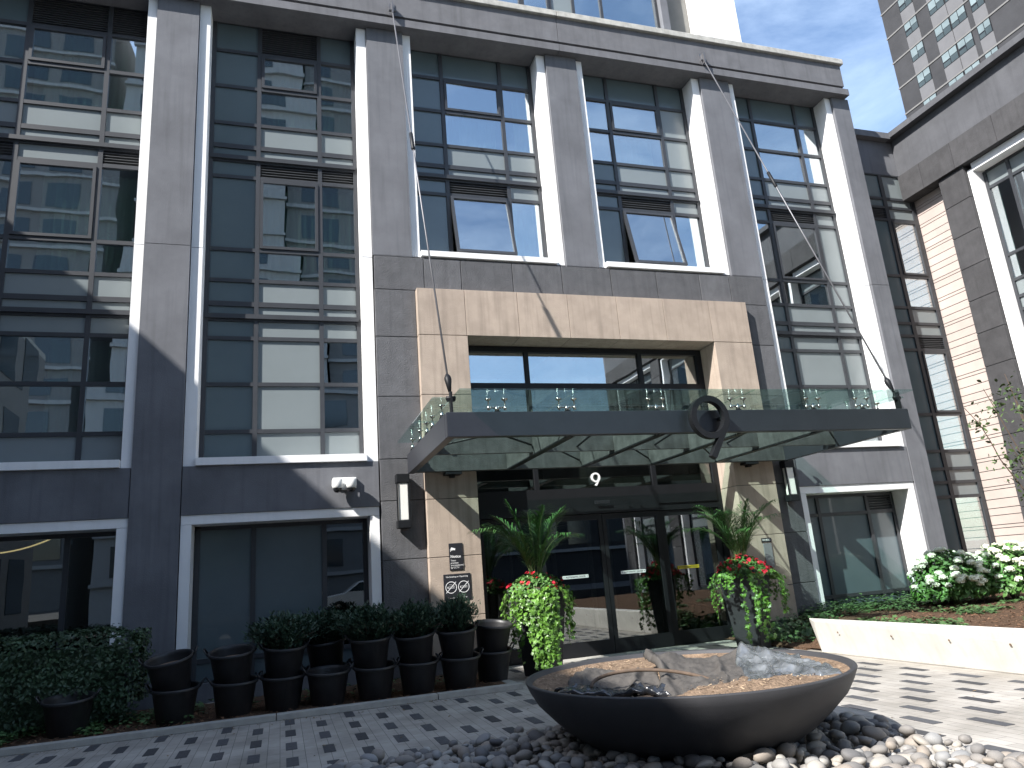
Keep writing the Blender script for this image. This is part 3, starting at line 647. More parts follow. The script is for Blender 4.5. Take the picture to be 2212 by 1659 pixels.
text_mesh('lettering', 'Toronto Municipal Code Chapter 709', .02, 'signw', NS, (2.745, 11.984, 1.205))
for cx in (2.64, 2.85):
    m = MB(); n = 32; zc = 1.37
    for i in range(n):
        a, b = 2*math.pi*i/n, 2*math.pi*(i+1)/n; r, R = .084, .094
        m.quad(*[(cx+q_*math.cos(t), 11.983, zc+q_*math.sin(t)) for q_, t in ((r, a), (R, a), (R, b), (r, b))][::-1])
    d = Vector((.7, 0, .7)); nn = Vector((-.7, 0, .7))*.005; c = Vector((cx, 11.9825, zc)); m.quad(*[tuple(v) for v in (c-d*.12+nn, c+d*.12+nn, c+d*.12-nn, c-d*.12-nn)])
    m.box(cx-.05, cx+.06, 11.982, 11.9835, zc+.008, zc+.013).box(cx-.05, cx+.06, 11.982, 11.9835, zc-.013, zc-.008).box(cx-.06, cx-.05, 11.982, 11.9835, zc-.013, zc+.013).box(cx+.03, cx+.034, 11.982, 11.9835, zc-.012, zc+.012)
    if cx < 2.7: m.box(cx+.01, cx+.055, 11.982, 11.9835, zc+.03, zc+.034).box(cx-.03, cx+.01, 11.982, 11.9835, zc+.042, zc+.046)
    m.build('no_smoking_symbol', 'signw', NS)
IC = thing('intercom_panel', 'grey intercom panel with a black name plate on the right beige pier', 'intercom', (8.76, 12.0, 1.5))
MB().box(8.66, 8.87, 11.985, 11.999, 1.72, 1.80).build('name_plate', 'signb', IC); text_mesh('lettering', 'VANDEL', .05, 'signw', IC, (8.765, 11.984, 1.76))
MB().box(8.68, 8.86, 11.98, 11.999, 1.25, 1.70).build('panel', 'signg', IC, bevel=.004)
for (x, nm) in ((2.75, 'left'), (8.6, 'right')):
    t = thing('downlight', 'small black downlight box on the beige pier under the canopy, %s side' % nm, 'light', (x, 12, 3.1), 'downlights under the canopy')
    MB().box(x-.14, x+.14, 11.8, 11.998, 3.19, 3.23).box(x-.04, x+.04, 11.9, 11.999, 3.15, 3.19).build('housing', 'blackm', t)

# ------------------------------------------------------------------ concrete bench wall
bw = MB()
bw.v = [(7.75, -3, 0), (8.1, -3, 0), (8.1, 10.15, 0), (7.82, 9.78, 0), (7.62, -3, .48), (7.93, -3, .48), (7.93, 10.1, .48), (7.66, 9.66, .48)]
bw.f = [(0, 3, 2, 1), (4, 5, 6, 7), (0, 4, 7, 3), (3, 7, 6, 2), (2, 6, 5, 1), (1, 5, 4, 0)]
BW = tag(bw.build('concrete_bench_wall', 'bench', bevel=.012), 'long pale cast concrete bench wall in front of the hydrangea bed', 'bench wall')
h = MB()
for y in (9.2, 8.2, 7.3, 6.5, 5.6): h.lathe([(0, 0), (.016, 0)], 0, 0, 10); i0 = len(h.v)-20; h.xform(Matrix.Translation((7.678, y, .33)) @ Matrix.Rotation(R_(-105), 4, 'Y'), i0)
h.build('tie_hole', 'soil', BW)
HH = bpy.data.objects['tie_hole']; HH.parent = BW

# ------------------------------------------------------------------ bowl planter
bx, by = 3.29, 5.91
BP = thing('bowl_planter', 'huge round dark grey bowl planter full of bare soil in the middle of the courtyard', 'planter', (bx, by, 0))
out = [(.58, 0), (.66, .01), (.85, .085), (1.0, .18), (1.14, .30), (1.27, .43), (1.33, .53), (1.362, .60)]
inn = [(1.358, .610), (1.325, .610), (1.315, .60), (1.28, .52), (1.1, .42)]
MB().lathe([(0, 0.001)]+out+inn, bx, by, 96).build('bowl', 'bowl', BP, smooth=True)
def soilz(x, y):
    r = math.hypot(x-bx, y-by); a = math.atan2(y-by, x-bx)
    return .562+.03*nz3(x, y, 2.2, 1)+.03*nz3(x, y, 7, 2)+.014*nz3(x, y, 24, 3)+(.05 if r > 1.0 else 0)*0-.06*math.exp(-((x-2.6)**2+(y-5.6)**2)/.1)+.05*math.exp(-((x-3.3)**2+(y-4.95)**2)/.3)
sm = MB(); nr, na = 34, 110
for i in range(nr+1):
    r = 1.305*i/nr
    for k in range(na):
        a = 2*math.pi*k/na; x, y = bx+r*math.cos(a), by+r*math.sin(a); sm.v.append((x, y, soilz(x, y) if i < nr else .575))
for i in range(nr):
    for k in range(na):
        k2 = (k+1) % na; sm.f.append((i*na+k, (i+1)*na+k, (i+1)*na+k2, i*na+k2))
sm.build('soil', 'soil', BP, smooth=True)
chips = MB()
for i in range(1500):
    a = rnd.random()*6.283; r = 1.265*math.sqrt(rnd.random()); x, y = bx+r*math.cos(a), by+r*math.sin(a); z = soilz(x, y)+.004; s = rnd.uniform(.005, .016); t = rnd.random()*3.14
    d = Vector((math.cos(t), math.sin(t), rnd.uniform(-.4, .4)))*s*1.6; e = Vector((-math.sin(t), math.cos(t), rnd.uniform(-.4, .4)))*s*.5; c = Vector((x, y, z))
    d *= .7; e *= .7; chips.quad(*[tuple(v) for v in (c-d-e, c+d-e, c+d+e, c-d+e)])
tag(chips.build('wood_chips', mat('chips', (.34, .25, .165), 1, .4, 30), BP), kind='stuff')
def cloth(name, pts, m, label, cat, fold=.05, seed=0, thick=.004, fu=5, fv=1.2, peaks=(), lift=.02):
    a, b, c, d = [Vector(p) for p in pts]; nu, nv = 80, 60; mb = MB()
    for j in range(nv+1):
        for i in range(nu+1):
            u, v = i/nu, j/nv; p = (a*(1-u)+b*u)*(1-v)+(d*(1-u)+c*u)*v
            e1 = noise.noise(Vector((u*2.5, v*2.5, seed))); e2 = noise.noise(Vector((u*2.5, v*2.5, seed+5)))
            p.x += .08*e1; p.y += .08*e2; zl = p.z
            w = 1-abs(noise.noise(Vector((u*fu+v*1.5, v*fv, seed+9))))*2.4; w2 = noise.noise(Vector((u*fu*1.6-v*1.5, v*fv*1.5, seed+3)))
            z = max(soilz(p.x, p.y), .5)+lift+zl+fold*max(0, w)**2+fold*.12*w2+.0015*noise.noise(Vector((u*22, v*22, seed)))
            for (pu, pv, ph, pa, pb_) in peaks: z += ph*math.exp(-((u-pu)/pa)**2-((v-pv)/pb_)**2)
            edge = min(u, v, 1-u, 1-v); z -= max(0, .03-edge)*1.2
            mb.v.append((p.x, p.y, z))
    mb.f = [(j*(nu+1)+i, j*(nu+1)+i+1, (j+1)*(nu+1)+i+1, (j+1)*(nu+1)+i) for j in range(nv) for i in range(nu)]
    o = mb.build(name, m, smooth=True); s = o.modifiers.new('solid', 'SOLIDIFY'); s.thickness = thick; return tag(o, label, cat)
cloth('landscape_fabric', [(2.62, 4.98, -.02), (3.28, 5.02, -.03), (4.15, 6.25, .03), (3.22, 6.5, .05)], 'fabric', 'crumpled black landscape fabric humped in the middle of the bowl soil', 'fabric', .022, 2, fu=1.7, fv=.5, peaks=((.03, .8, .10, .07, .3), (.10, .25, .05, .05, .3), (.2, 1, .06, .2, .15), (.95, .9, .05, .06, .1), (.72, .45, .035, .03, .5)))
cloth('landscape_fabric', [(2.12, 5.75, -.01), (2.74, 5.12, -.02), (3.25, 6.25, 0), (2.55, 6.65, 0)], 'fabric', 'dark landscape fabric lying flat on the left side of the bowl soil', 'fabric', .016, 11, fu=2, fv=.6, peaks=((.7, .7, .04, .05, .4), (.2, .8, .03, .04, .4)))
cloth('plastic_sheet', [(3.22, 4.93, -.03), (4.15, 4.98, -.01), (4.45, 5.85, .03), (4.1, 6.35, .07)], 'filmlt', 'shiny grey plastic sheet bunched on the right side of the bowl', 'plastic sheet', .035, 4, .003, fu=2.6, fv=.5, peaks=((.12, .85, .10, .12, .15), (.45, .8, .05, .2, .12), (.25, .4, .03, .05, .5)))
cloth('plastic_sheet', [(2.05, 5.88, 0), (2.62, 4.98, 0), (2.76, 5.10, 0), (2.20, 6.02, 0)], 'film', 'narrow glossy black plastic strip folded along the near left rim of the bowl', 'plastic sheet', .025, 7, .003, fu=4, fv=1, peaks=((.72, .5, .05, .05, .6), (.86, .5, .035, .04, .6)))
arc = [(2.35+.36*(1-math.cos(t))*1.1, 5.72+.30*math.sin(t)-.62*t/3.14, .585+.09*math.sin(t)) for t in [3.14*i/24 for i in range(25)]]
tag(MB().tube(arc, .014, 8).build('irrigation_hose', 'bark', smooth=True), 'thin brown irrigation hose arching over the fabric in the bowl', 'hose')

# ------------------------------------------------------------------ river stones
def pebble_mesh(k, cx=0, cy=0, cz=0, s=1, mb=None, sub=(9, 6)):
    mb = mb or MB(); base = len(mb.v); na, nb = sub; rr = random.Random(k)
    ax, ay, az = rr.uniform(.8, 1.35), rr.uniform(.7, 1), rr.uniform(.45, .75); rot = rr.random()*6.28; sd = rr.random()*50; tilt = Matrix.Rotation(rr.uniform(-.5, .5), 3, 'X') @ Matrix.Rotation(rr.uniform(-.4, .4), 3, 'Y')
    for j in range(nb+1):
        th = math.pi*j/nb
        for i in range(na):
            ph = 2*math.pi*i/na; d = Vector((math.sin(th)*math.cos(ph), math.sin(th)*math.sin(ph), math.cos(th)))
            d *= 1+.16*noise.noise(d*1.3+Vector((sd, 0, 0))); d = tilt @ Vector((d.x*ax, d.y*ay, d.z*az))*s
            mb.v.append((cx+d.x*math.cos(rot)-d.y*math.sin(rot), cy+d.x*math.sin(rot)+d.y*math.cos(rot), cz+d.z))
    for j in range(nb):
        for i in range(na): i2 = (i+1) % na; mb.f.append((base+j*na+i, base+(j+1)*na+i, base+(j+1)*na+i2, base+j*na+i2))
    return mb
stones = []
for _ in range(9000):
    x = rnd.uniform(.35, 4.85); y = rnd.uniform(3.6, 7.15); rb = math.hypot(x-bx, y-by)
    if rb < .60: continue
    if x < 1.0 and y > 7.05-.2*(1-x): continue
    if y > 6.95 and rnd.random() < .6: continue
    if x > 4.72 and rnd.random() < .6: continue
    s = rnd.uniform(.028, .062)
    z = s*.45+(.05 if rnd.random() < .35 else 0)+.05*math.exp(-((rb-1.0)**2)/.2)
    if all((x-a)**2+(y-b)**2 > ((s+c)*.82)**2 for a, b, c, _z in stones): stones.append((x, y, s, z))
def seen(p):
    d = Vector(p)-Vector((0, 0, 1.5)); q = d.dot(fw)
    u, v = 1565.98*d.dot(r2)/q+1106, -1565.98*d.dot(u2)/q+829.5
    rr = math.hypot(p[0]-bx, p[1]-by)
    return u > 0 and u < 2212 and v < 1670 and not (rr < 1.25 and p[1] > by-.3 or (1650 > v and 1220 < u < 1700 and p[1] > 5.6 and rr < 1.3))
stones.sort(key=lambda s: (not seen((s[0], s[1], s[3])), -s[2]/math.hypot(s[0], s[1])))
protos = [pebble_mesh(100+i, sub=(14, 9)).build('river_stone', 'pebble', smooth=True) for i in range(10)]
for i, (x, y, s, z) in enumerate(stones[:300]):
    o = protos[i] if i < 10 else protos[i % 10].copy()
    if i >= 10: COL.objects.link(o)
    o.location = (x, y, z); o.scale = (s*1.25, s*1.25, s*1.25); o.rotation_euler = (0, 0, rnd.random()*6.28)
    tag(o, 'smooth grey or buff river stone in the bed around the bowl planter', 'stone', 'river stones around the bowl planter')
pb = MB()
for i, (x, y, s, z) in enumerate(stones[300:]): pebble_mesh(i, x, y, z, s*1.25, pb, (8, 5))
for i in range(1500):
    x = rnd.uniform(.6, 4.8); y = rnd.uniform(3.6, 7.05)
    pebble_mesh(i+5000, x, y, .012, rnd.uniform(.03, .055), pb, (7, 4))
tag(pb.build('river_stones', 'pebble', smooth=True), 'mass of smaller river stones filling the bed around the bowl', 'stones', kind='stuff')

# ------------------------------------------------------------------ nursery pots
def pot_parts(root, tilt=0, soil=True):
    o = MB().lathe([(0, .002), (.19, 0), (.205, .02), (.262, .40), (.268, .405), (.285, .405), (.29, .42), (.29, .44), (.278, .447), (.262, .44), (.255, .40), (.235, .30), (.2, .1)], 0, 0, 40).build('pot', 'pot', root, smooth=True)
    o.matrix_parent_inverse = Matrix()
    for s in (-1, 1):
        h = MB().tube([(s*.28, -.055, .42), (s*.325, -.05, .49), (s*.335, 0, .50), (s*.325, .05, .49), (s*.28, .055, .42)], .011, 8).build('handle', 'pot', root, smooth=True); h.matrix_parent_inverse = Matrix()
    if soil:
        s = MB(); s.lathe([(0, .02), (.1, .012), (.2, .0), (.248, -.01)], 0, 0, 24, .33); q = s.build('soil', 'soil', root, smooth=True); q.matrix_parent_inverse = Matrix()
P0 = thing('nursery_pot', '', 'pot'); pot_parts(P0)
pots = [  # x, y, z, tiltx, tilty, rot, label
 (-2.42, 10.62, .04, .02, -.02, .4, 'empty black nursery pot standing alone at far left beside the hedge'),
 (-1.24, 10.52, .04, 0, 0, .2, 'bottom black pot of the leftmost stack next to the hedge'),
 (-1.27, 10.55, .40, .05, -.13, .1, 'tilted top black pot of grit on the leftmost stack next to the hedge'),
 (-.56, 10.55, .04, 0, 0, .9, 'bottom black pot of the second stack from the hedge'),
 (-.58, 10.57, .40, .03, -.03, .0, 'black pot of brown soil without a shrub, topmost of the second stack from the hedge'),
 (.03, 10.56, .04, 0, 0, .5, 'bottom black pot of the third stack, under the leftmost yew'),
 (.03, 10.60, .40, 0, 0, 1.2, 'black pot holding the leftmost yew, top of the third stack'),
 (.59, 10.48, .04, 0, 0, .7, 'single black pot in front of the leaning stack behind, fourth from the hedge'),
 (.60, 11.02, .04, 0, 0, .3, 'back row black pot hidden behind the fourth front pot'),
 (.62, 11.02, .40, .0, -.09, .4, 'tilted black pot holding the second yew in the back row'),
 (1.20, 10.46, .04, 0, 0, 0, 'bottom black pot of the fifth front stack, under the third yew'),
 (1.16, 10.52, .40, -.03, -.03, .3, 'black pot holding the third yew in front of the white window frame'),
 (1.78, 10.46, .04, 0, 0, .1, 'bottom black pot of the sixth front stack, before the dark stone'),
 (1.78, 10.52, .40, .02, -.08, .1, 'black pot holding the fourth yew before the dark stone'),
 (2.36, 10.46, .04, 0, 0, .2, 'bottom black pot below the no smoking sign stack'),
 (2.36, 10.50, .40, -.02, -.05, .0, 'black pot holding the rightmost yew below the no smoking sign'),
 (2.92, 10.78, .04, 0, 0, .3, 'bottom black pot of the rightmost stack beside the tall planter'),
 (2.93, 10.80, .40, 0, .07, .0, 'tilted empty black pot topping the rightmost stack beside the tall planter')]
for i, (x, y, z, tx, ty, r, lab) in enumerate(pots):
    o = P0 if i == 0 else copy_tree(P0)
    o.location = (x, y, z+.0); o.rotation_euler = (tx+(.16 if z > .3 else .10), ty, r*.25); tag(o, lab, 'pot', 'black nursery pots behind the kerb')

# ------------------------------------------------------------------ foliage
def leafcloud(mb, n, fn, size, rr=rnd, shape='leaf', updir=.3):
    for _ in range(n):
        p, nrm = fn(rr); s = rr.uniform(*size)
        nd = (Vector(nrm)*.9+Vector((rr.uniform(-1, 1), rr.uniform(-1, 1), rr.uniform(-.6, 1)))*.8+Vector((0, 0, updir))).normalized()
        a = nd.cross(Vector((rr.uniform(-1, 1), rr.uniform(-1, 1), rr.uniform(-1, 1)))).normalized(); b = nd.cross(a); p = Vector(p)
        if shape == 'leaf': q = [(-1, 0, 0), (-.3, .45, .12), (.4, .38, .1), (1, 0, -.1), (.4, -.38, .1), (-.3, -.45, .12)]
        elif shape == 'ivy': q = [(-.5, 0, 0), (-.75, .55, 0), (-.1, .42, .08), (.15, .95, 0), (.45, .38, .1), (1.1, 0, -.1), (.45, -.38, .1), (.15, -.95, 0), (-.1, -.42, .08), (-.75, -.55, 0)]
        elif shape == 'needle': q = [(-1, 0, 0), (0, .16, 0), (1, 0, .1), (0, -.16, 0)]
        else: q = [(math.cos(t)*(1 if k % 2 else .62), math.sin(t)*(1 if k % 2 else .62), .1) for k, t in enumerate([i*math.pi/5 for i in range(10)])]
        mb.poly([tuple(p+a*(x*s)+b*(y*s)+nd*(z*s)) for x, y, z in q])
    return mb
# yew shrubs in the pots
def yew(seed, w=.31, h=.46):
    rr = random.Random(seed); mb = MB(); st = MB(); root = thing('yew_shrub', '', 'shrub')
    for i in range(95):
        a = rr.random()*6.28; sp = rr.uniform(.1, 1); L_ = h*rr.uniform(.6, 1.05); d = Vector((math.cos(a)*w*sp*1.1, math.sin(a)*w*sp, L_*(1-.35*sp)))
        st.tube([(0, 0, 0), tuple(d*.5+Vector((0, 0, .03))), tuple(d)], [.009, .006, .003], 5, False)
        for k in range(85):
            t = rr.uniform(.25, 1.08); c = d*t+Vector((rr.gauss(0, .03), rr.gauss(0, .03), rr.gauss(0, .03)+.02)); dirv = (d.normalized()+Vector((rr.uniform(-1, 1), rr.uniform(-1, 1), rr.uniform(-.3, .9)))*.9).normalized()
            s = rr.uniform(.024, .042); e = dirv.cross(Vector((rr.uniform(-1, 1), rr.uniform(-1, 1), 1))).normalized()*s*.30
            mb.quad(tuple(c-e), tuple(c+dirv*s-e*.4), tuple(c+dirv*s*1.4+e*.4), tuple(c+e))
    f = mb.build('foliage', 'leaf_y', root); f.matrix_parent_inverse = Matrix(); s = st.build('branch', 'bark', root); s.matrix_parent_inverse = Matrix()
    return root
for (x, y, z, sd, sc, lab) in ((.03, 10.60, .73, 1, (1.4, 1.2, 1.0), 'wide dark yew in the third stacked pot, leftmost of the potted yews'), (.62, 11.02, .73, 2, (1.45, 1.2, 1.0), 'second potted yew from the left, in the tilted back row pot'),
        (1.16, 10.52, .72, 3, (1.35, 1.2, 1.05), 'third potted yew from the left, in front of the white window frame'), (1.78, 10.53, .73, 4, (1.3, 1.1, .98), 'fourth potted yew from the left, in front of the dark stone'), (2.36, 10.5, .73, 5, (.85, .85, 1.1), 'small rightmost potted yew below the no smoking sign')):
    o = yew(sd); o.location = (x, y, z); o.scale = sc; tag(o, lab, 'shrub', 'yew shrubs in nursery pots')
# hedge
HG = thing('hedge', 'clipped dark green hedge along the wall at far left', 'hedge', (-4, 11.2, 0))
def hz(x): return 1.18+.05*nz3(x, 0, 1.5)
def hfn(rr):
    x = rr.uniform(-7.5, -1.72); t = rr.random()
    zt_ = hz(x)-.12*max(0, (x+2.1)/.4)
    if t < .35: return ((x, rr.uniform(10.85, 11.7), zt_+rr.gauss(0, .025)), (0, 0, 1))
    if t < .85:
        z = rr.uniform(.12, zt_); yy = 10.85+.12*nz3(x, z, 2.5)+rr.gauss(0, .03)+.25*max(0, .5-z)
        return ((x, yy, z), (0, -1, .2))
    if t < .93: return ((-1.72+rr.gauss(0, .04)-.1*rr.random(), rr.uniform(10.9, 11.6), rr.uniform(.3, zt_)), (1, 0, .2))
    return ((x, rr.uniform(10.95, 11.6), rr.uniform(.2, zt_)), (0, -.5, .5))
leafcloud(MB(), 15000, hfn, (.022, .042)).build('foliage', 'leaf_h', HG)
st = MB()
for i in range(26): x = -7.3+i*.215; st.tube([(x, 11.2, 0), (x+rnd.uniform(-.1, .1), 11.2, .5), (x+rnd.uniform(-.2, .2), 11.1+rnd.uniform(-.2, .2), 1.0)], [.02, .015, .006], 6)
st.box(-7.4, -1.95, 11.1, 11.5, .1, 1.0)
st.build('stem', 'leaf_h', HG)
# ground cover
def gc(name, label, n, fn, size=(.022, .042), m='leaf_g'): return tag(leafcloud(MB(), n, fn, size, shape='ivy', updir=.9).build(name, m), label, 'ground cover', kind='stuff')
def g1(rr):
    while 1:
        x = rr.uniform(-7.5, -1.0) if rr.random() < .85 else rr.uniform(-1, 3); y = rr.uniform(10.2, 11.6)
        if (nz3(x, y, 1.7, 3) > -.12 and x < -1.0 and not (x > -2.0 and y < 10.7 and rr.random() < .85)) or (x > -1 and y > 10.7 and nz3(x, y, 3, 8) > 0): return ((x, y, .07+rr.uniform(0, .09)), (0, 0, 1))
gc('ground_cover', 'low ivy ground cover on the left bed behind the kerb', 5200, g1)
def g2(rr):
    while 1:
        x = rr.uniform(8.0, 13.4); y = rr.uniform(6.5, 12.5); d = nz3(x, y, 1.1, 6)
        if (y > 11.0 and x < 12.9 and rr.random() < .95) or (d > .12 and y > 8.5 and rr.random() < .5) or (d > .3): return ((x, y, rz(x, y)+.01+rr.uniform(0, .22 if y > 10.8 else .09)*rr.random()), (0, 0, 1))
gc('ground_cover', 'ivy ground cover on the raised bed below the right window', 6500, g2, (.025, .05))
def g3(rr): return ((rr.uniform(7.95, 9.3), rr.uniform(10.7, 12.0), .05+rr.uniform(0, .38)*rr.random()), (0, -1, .4))
o = leafcloud(MB(), 700, g3, (.03, .055), shape='ivy').build('ground_cover', 'leaf_g'); tag(o, 'dark low ivy in the corner between tall planter and bench wall', 'ground cover', kind='stuff')
struct('corner_bed', MB().box(7.86, 9.2, 10.2, 12.02, 0, .03), 'mulch')
# mulch chips on the beds
mc = MB()
for i in range(7000):
    if i % 3: x, y = rnd.uniform(8, 13.5), rnd.uniform(6, 12.4); z = rz(x, y)+.006
    else: x, y = rnd.uniform(-5, 2.9), rnd.uniform(10.15, 11.6); z = .075
    s = rnd.uniform(.01, .03); t = rnd.random()*3.14; d = Vector((math.cos(t), math.sin(t), rnd.uniform(-.4, .4)))*s; e = Vector((-math.sin(t), math.cos(t), rnd.uniform(-.3, .3)))*s*.3; c = Vector((x, y, z))
    mc.quad(*[tuple(v) for v in (c-d-e, c+d-e, c+d+e, c-d+e)])
tag(mc.build('bark_mulch', mat('mulch_chip', (.17, .09, .05), 1, .5, 20)), 'loose bark mulch scattered on the planting beds', 'mulch', kind='stuff')

# tall planters with palms
def planter(x, y, rot, label, seed, red_n, cascades, palm):
    t = thing('tall_planter', label, 'planter', (x, y, 0), 'tall tapered planters either side of the doors'); t.rotation_euler = (0, 0, 0)
    def pbox(s0, s1, z0, z1, mb):
        n = len(mb.v)
        for s, z in ((s0, z0), (s1, z1)):
            for k in range(4): a = rot+R_(45)+k*math.pi/2; mb.v.append((x+s*math.cos(a)*1.414, y+s*math.sin(a)*1.414, z))
        mb.f += [(n, n+3, n+2, n+1), (n+4, n+5, n+6, n+7)]+[(n+k, n+(k+1) % 4, n+4+(k+1) % 4, n+4+k) for k in range(4)]
        return mb
    mb = pbox(.205, .325, 0, 1.22, MB()); mb = pbox(.335, .335, 1.221, 1.27, mb); mb.build('pot', 'planter', t, bevel=.012)
    pbox(.30, .30, 1.271, 1.285, MB()).build('soil', 'mulch', t)
    rr = random.Random(seed)
    # mound of leaves and flowers
    def fn(r):
        a = r.random()*6.28; e = math.acos(r.random()); q = r.uniform(.75, 1.02); d = Vector((math.cos(a)*math.sin(e), math.sin(a)*math.sin(e), math.cos(e)))
        return ((x+d.x*.46*q, y+d.y*.46*q, 1.22+d.z*.30*q-.05*math.sin(e)), tuple(d))
    pl = thing('flower_planting', 'red flowers and trailing ivy spilling from the tall planter %s of the doors' % ('left' if x < 5 else 'right'), 'flowers', (x, y, 1.25), 'flower mounds in the tall planters')
    leafcloud(MB(), 1500, fn, (.02, .045), rr).build('foliage', 'leaf_y2', pl)
    for i in range(red_n):
        fl = MB()
        (px, py, pz), d = fn(rr)
        if d[2] < .12 and rr.random() < .7: continue
        for k in range(4): leafcloud(fl, 1, lambda r: ((px+rr.gauss(0, .012)+d[0]*.03, py+rr.gauss(0, .012)+d[1]*.03, pz+.02+rr.gauss(0, .012)), d), (.022, .034), rr, 'flower')
        fl.build('flower', 'flower_r', pl)
    iv = MB(); vn = MB()
    for (ang, L_, n, rad, sz) in cascades:
        for k in range(n):
            a = ang+rr.gauss(0, .22); px, py = x+math.cos(a)*.42, y+math.sin(a)*.42; Lk = L_*rr.uniform(.45, 1.05); path = []
            for i in range(14):
                t_ = i/13; path.append((px+math.cos(a)*rad*math.sin(min(1, t_*3)*1.57)*.35+.04*nz3(t_*4, k, 1, seed), py+math.sin(a)*rad*math.sin(min(1, t_*3)*1.57)*.35+.04*nz3(t_*4, k, 1, seed+4), 1.26-Lk*t_))
            vn.tube(path, .003, 4, False)
            for i in range(int(Lk*36)):
                q = rr.random()*13; j = int(min(12, q)); c = Vector(path[j]).lerp(Vector(path[j+1]), q-j)
                leafcloud(iv, 1, lambda r: ((c.x+rr.gauss(0, .022)+math.cos(a)*.02, c.y+rr.gauss(0, .022)+math.sin(a)*.02, c.z), (math.cos(a), math.sin(a), .3)), sz, rr, 'ivy', .1)
    iv.build('ivy_leaves', 'leaf_i', pl); vn.build('vine', 'stem', pl)
    # palm
    pm = thing('palm', palm[2], 'palm', (x, y, 1.28), 'palms in the tall planters'); lf = MB(); sm_ = MB()
    for k in range(palm[0]):
        a = k*2.399+seed; lean = rr.uniform(.15, 1.05); Lf = palm[1]*rr.uniform(.75, 1.05); path = []
        for i in range(15):
            t_ = i/14; out = lean*Lf*(t_**1.7)*.62; hgt = Lf*(t_-.42*lean*t_**2.6); path.append(Vector((x+.05*math.cos(a)+math.cos(a)*out, y+.05*math.sin(a)+math.sin(a)*out, 1.25+hgt)))
        sm_.tube([tuple(p) for p in path], [.011*(1-i/17) for i in range(15)], 5, False)
        side0 = Vector((-math.sin(a), math.cos(a), 0))
        for i in range(36):
            t_ = .24+.76*i/35; q = t_*14; j = min(13, int(q)); p = path[j].lerp(path[j+1], q-j); d = (path[j+1]-path[j]).normalized()
            ll = (.33*math.sin((t_-.24)/.76*2.5+.45)+.07)*Lf/1.25
            for s in (-1, 1):
                dirv = (side0*s*.85+d*.75+Vector((0, 0, -.10+.3*(1-t_)))+Vector((rr.gauss(0, .07), rr.gauss(0, .07), rr.gauss(0, .07)))).normalized(); wv = dirv.cross(Vector((0, 0, 1))).normalized()*.0075
                m1 = p+dirv*ll*.5; m2 = p+dirv*ll-Vector((0, 0, ll*.26))
                n = len(lf.v); lf.v += [tuple(p-wv*.4), tuple(p+wv*.4), tuple(m1+wv), tuple(m1-wv), tuple(m2)]; lf.f += [(n, n+1, n+2, n+3), (n+3, n+2, n+4)]
    lf.build('fronds', 'leaf_p', pm); sm_.build('stem', 'stem', pm)
    return t
planter(3.80, 11.10, R_(32), 'tall dark planter left of the entrance doors with palm', 3, 55, ((-1.6, 1.2, 28, .18, (.030, .054)), (-2.15, 1.0, 12, .22, (.028, .05)), (-2.6, .8, 8, .25, (.025, .042)), (-.7, .8, 9, .2, (.028, .05)), (2.8, .6, 8, .3, (.02, .04)), (0, .5, 6, .3, (.02, .04))),
        (18, 1.62, 'feathery green palm in the left tall planter in front of the doors'))
planter(7.55, 11.1, R_(32), 'tall dark planter right of the entrance doors with palm', 8, 130, ((-1.75, 1.15, 7, .35, (.028, .052)), (-.5, .75, 10, .5, (.026, .045)), (-2.7, .5, 7, .3, (.02, .04)), (0.2, .55, 8, .6, (.02, .042)), (3.0, .9, 6, .4, (.02, .035))),
        (19, 1.52, 'feathery green palm in the right tall planter by the intercom'))

# hydrangeas
def hydrangea(x, y, z, w, d, h, nfl, nlf, seed, label):
    rr = random.Random(seed); t = thing('hydrangea', label, 'shrub', (x, y, z), 'white hydrangeas on the raised bed')
    def fn(r):
        a = r.random()*6.28; e = math.acos(r.uniform(-.2, 1)); q = r.uniform(.55, 1)**.6; dd = Vector((math.cos(a)*math.sin(e), math.sin(a)*math.sin(e), math.cos(e))); b = 1+.14*noise.noise(dd*3+Vector((seed, 0, 0)))
        return ((x+dd.x*w*q*b, y+dd.y*d*q*b, z+.25*h+dd.z*.72*h*q*b), tuple(dd))
    leafcloud(MB(), nlf, fn, (.035, .07), rr).build('foliage', 'leaf_y2', t)
    for i in range(nfl):
        fl = MB()
        a = rr.random()*6.28; e = math.acos(rr.uniform(.1, 1)); dd = Vector((math.cos(a)*math.sin(e), math.sin(a)*math.sin(e), math.cos(e)))
        if dd.y > .5: dd.y *= -1
        c = Vector((x+dd.x*w*1.02, y+dd.y*d*1.02, z+.25*h+dd.z*.74*h+.02)); R = rr.uniform(.05, .078); n0 = len(fl.v); fl.lathe([(0, -.3*R), (.6*R, -.25*R), (.88*R, .1*R), (.7*R, .5*R), (.3*R, .68*R), (0, .7*R)], c.x, c.y, 10, c.z)
        leafcloud(fl, 70, lambda r: ((lambda v: ((c.x+v.x*R, c.y+v.y*R, c.z+max(v.z, -.4)*R*.75), (v.x, v.y, v.z)))(Vector((rr.gauss(0, 1), rr.gauss(0, 1), rr.gauss(0.3, 1))).normalized())), (.010, .019), rr, 'flower', 0); fl.build('bloom', 'flower_w', t)
    st = MB()
    for i in range(14): a = rr.random()*6.28; st.tube([(x, y, z-.05), (x+w*.5*math.cos(a), y+d*.5*math.sin(a), z+h*.5), (x+w*.8*math.cos(a), y+d*.8*math.sin(a), z+h*.8)], [.01, .007, .004], 5, False)
    st.build('stem', 'stem', t)
hydrangea(11.75, 10.85, .38, .74, .62, .95, 68, 2600, 1, 'left rounded hydrangea bush with white blooms beside the white window reveal')
hydrangea(12.85, 10.55, .38, .85, .7, .98, 72, 2800, 2, 'hydrangea bush with white blooms at the right edge of the photo')
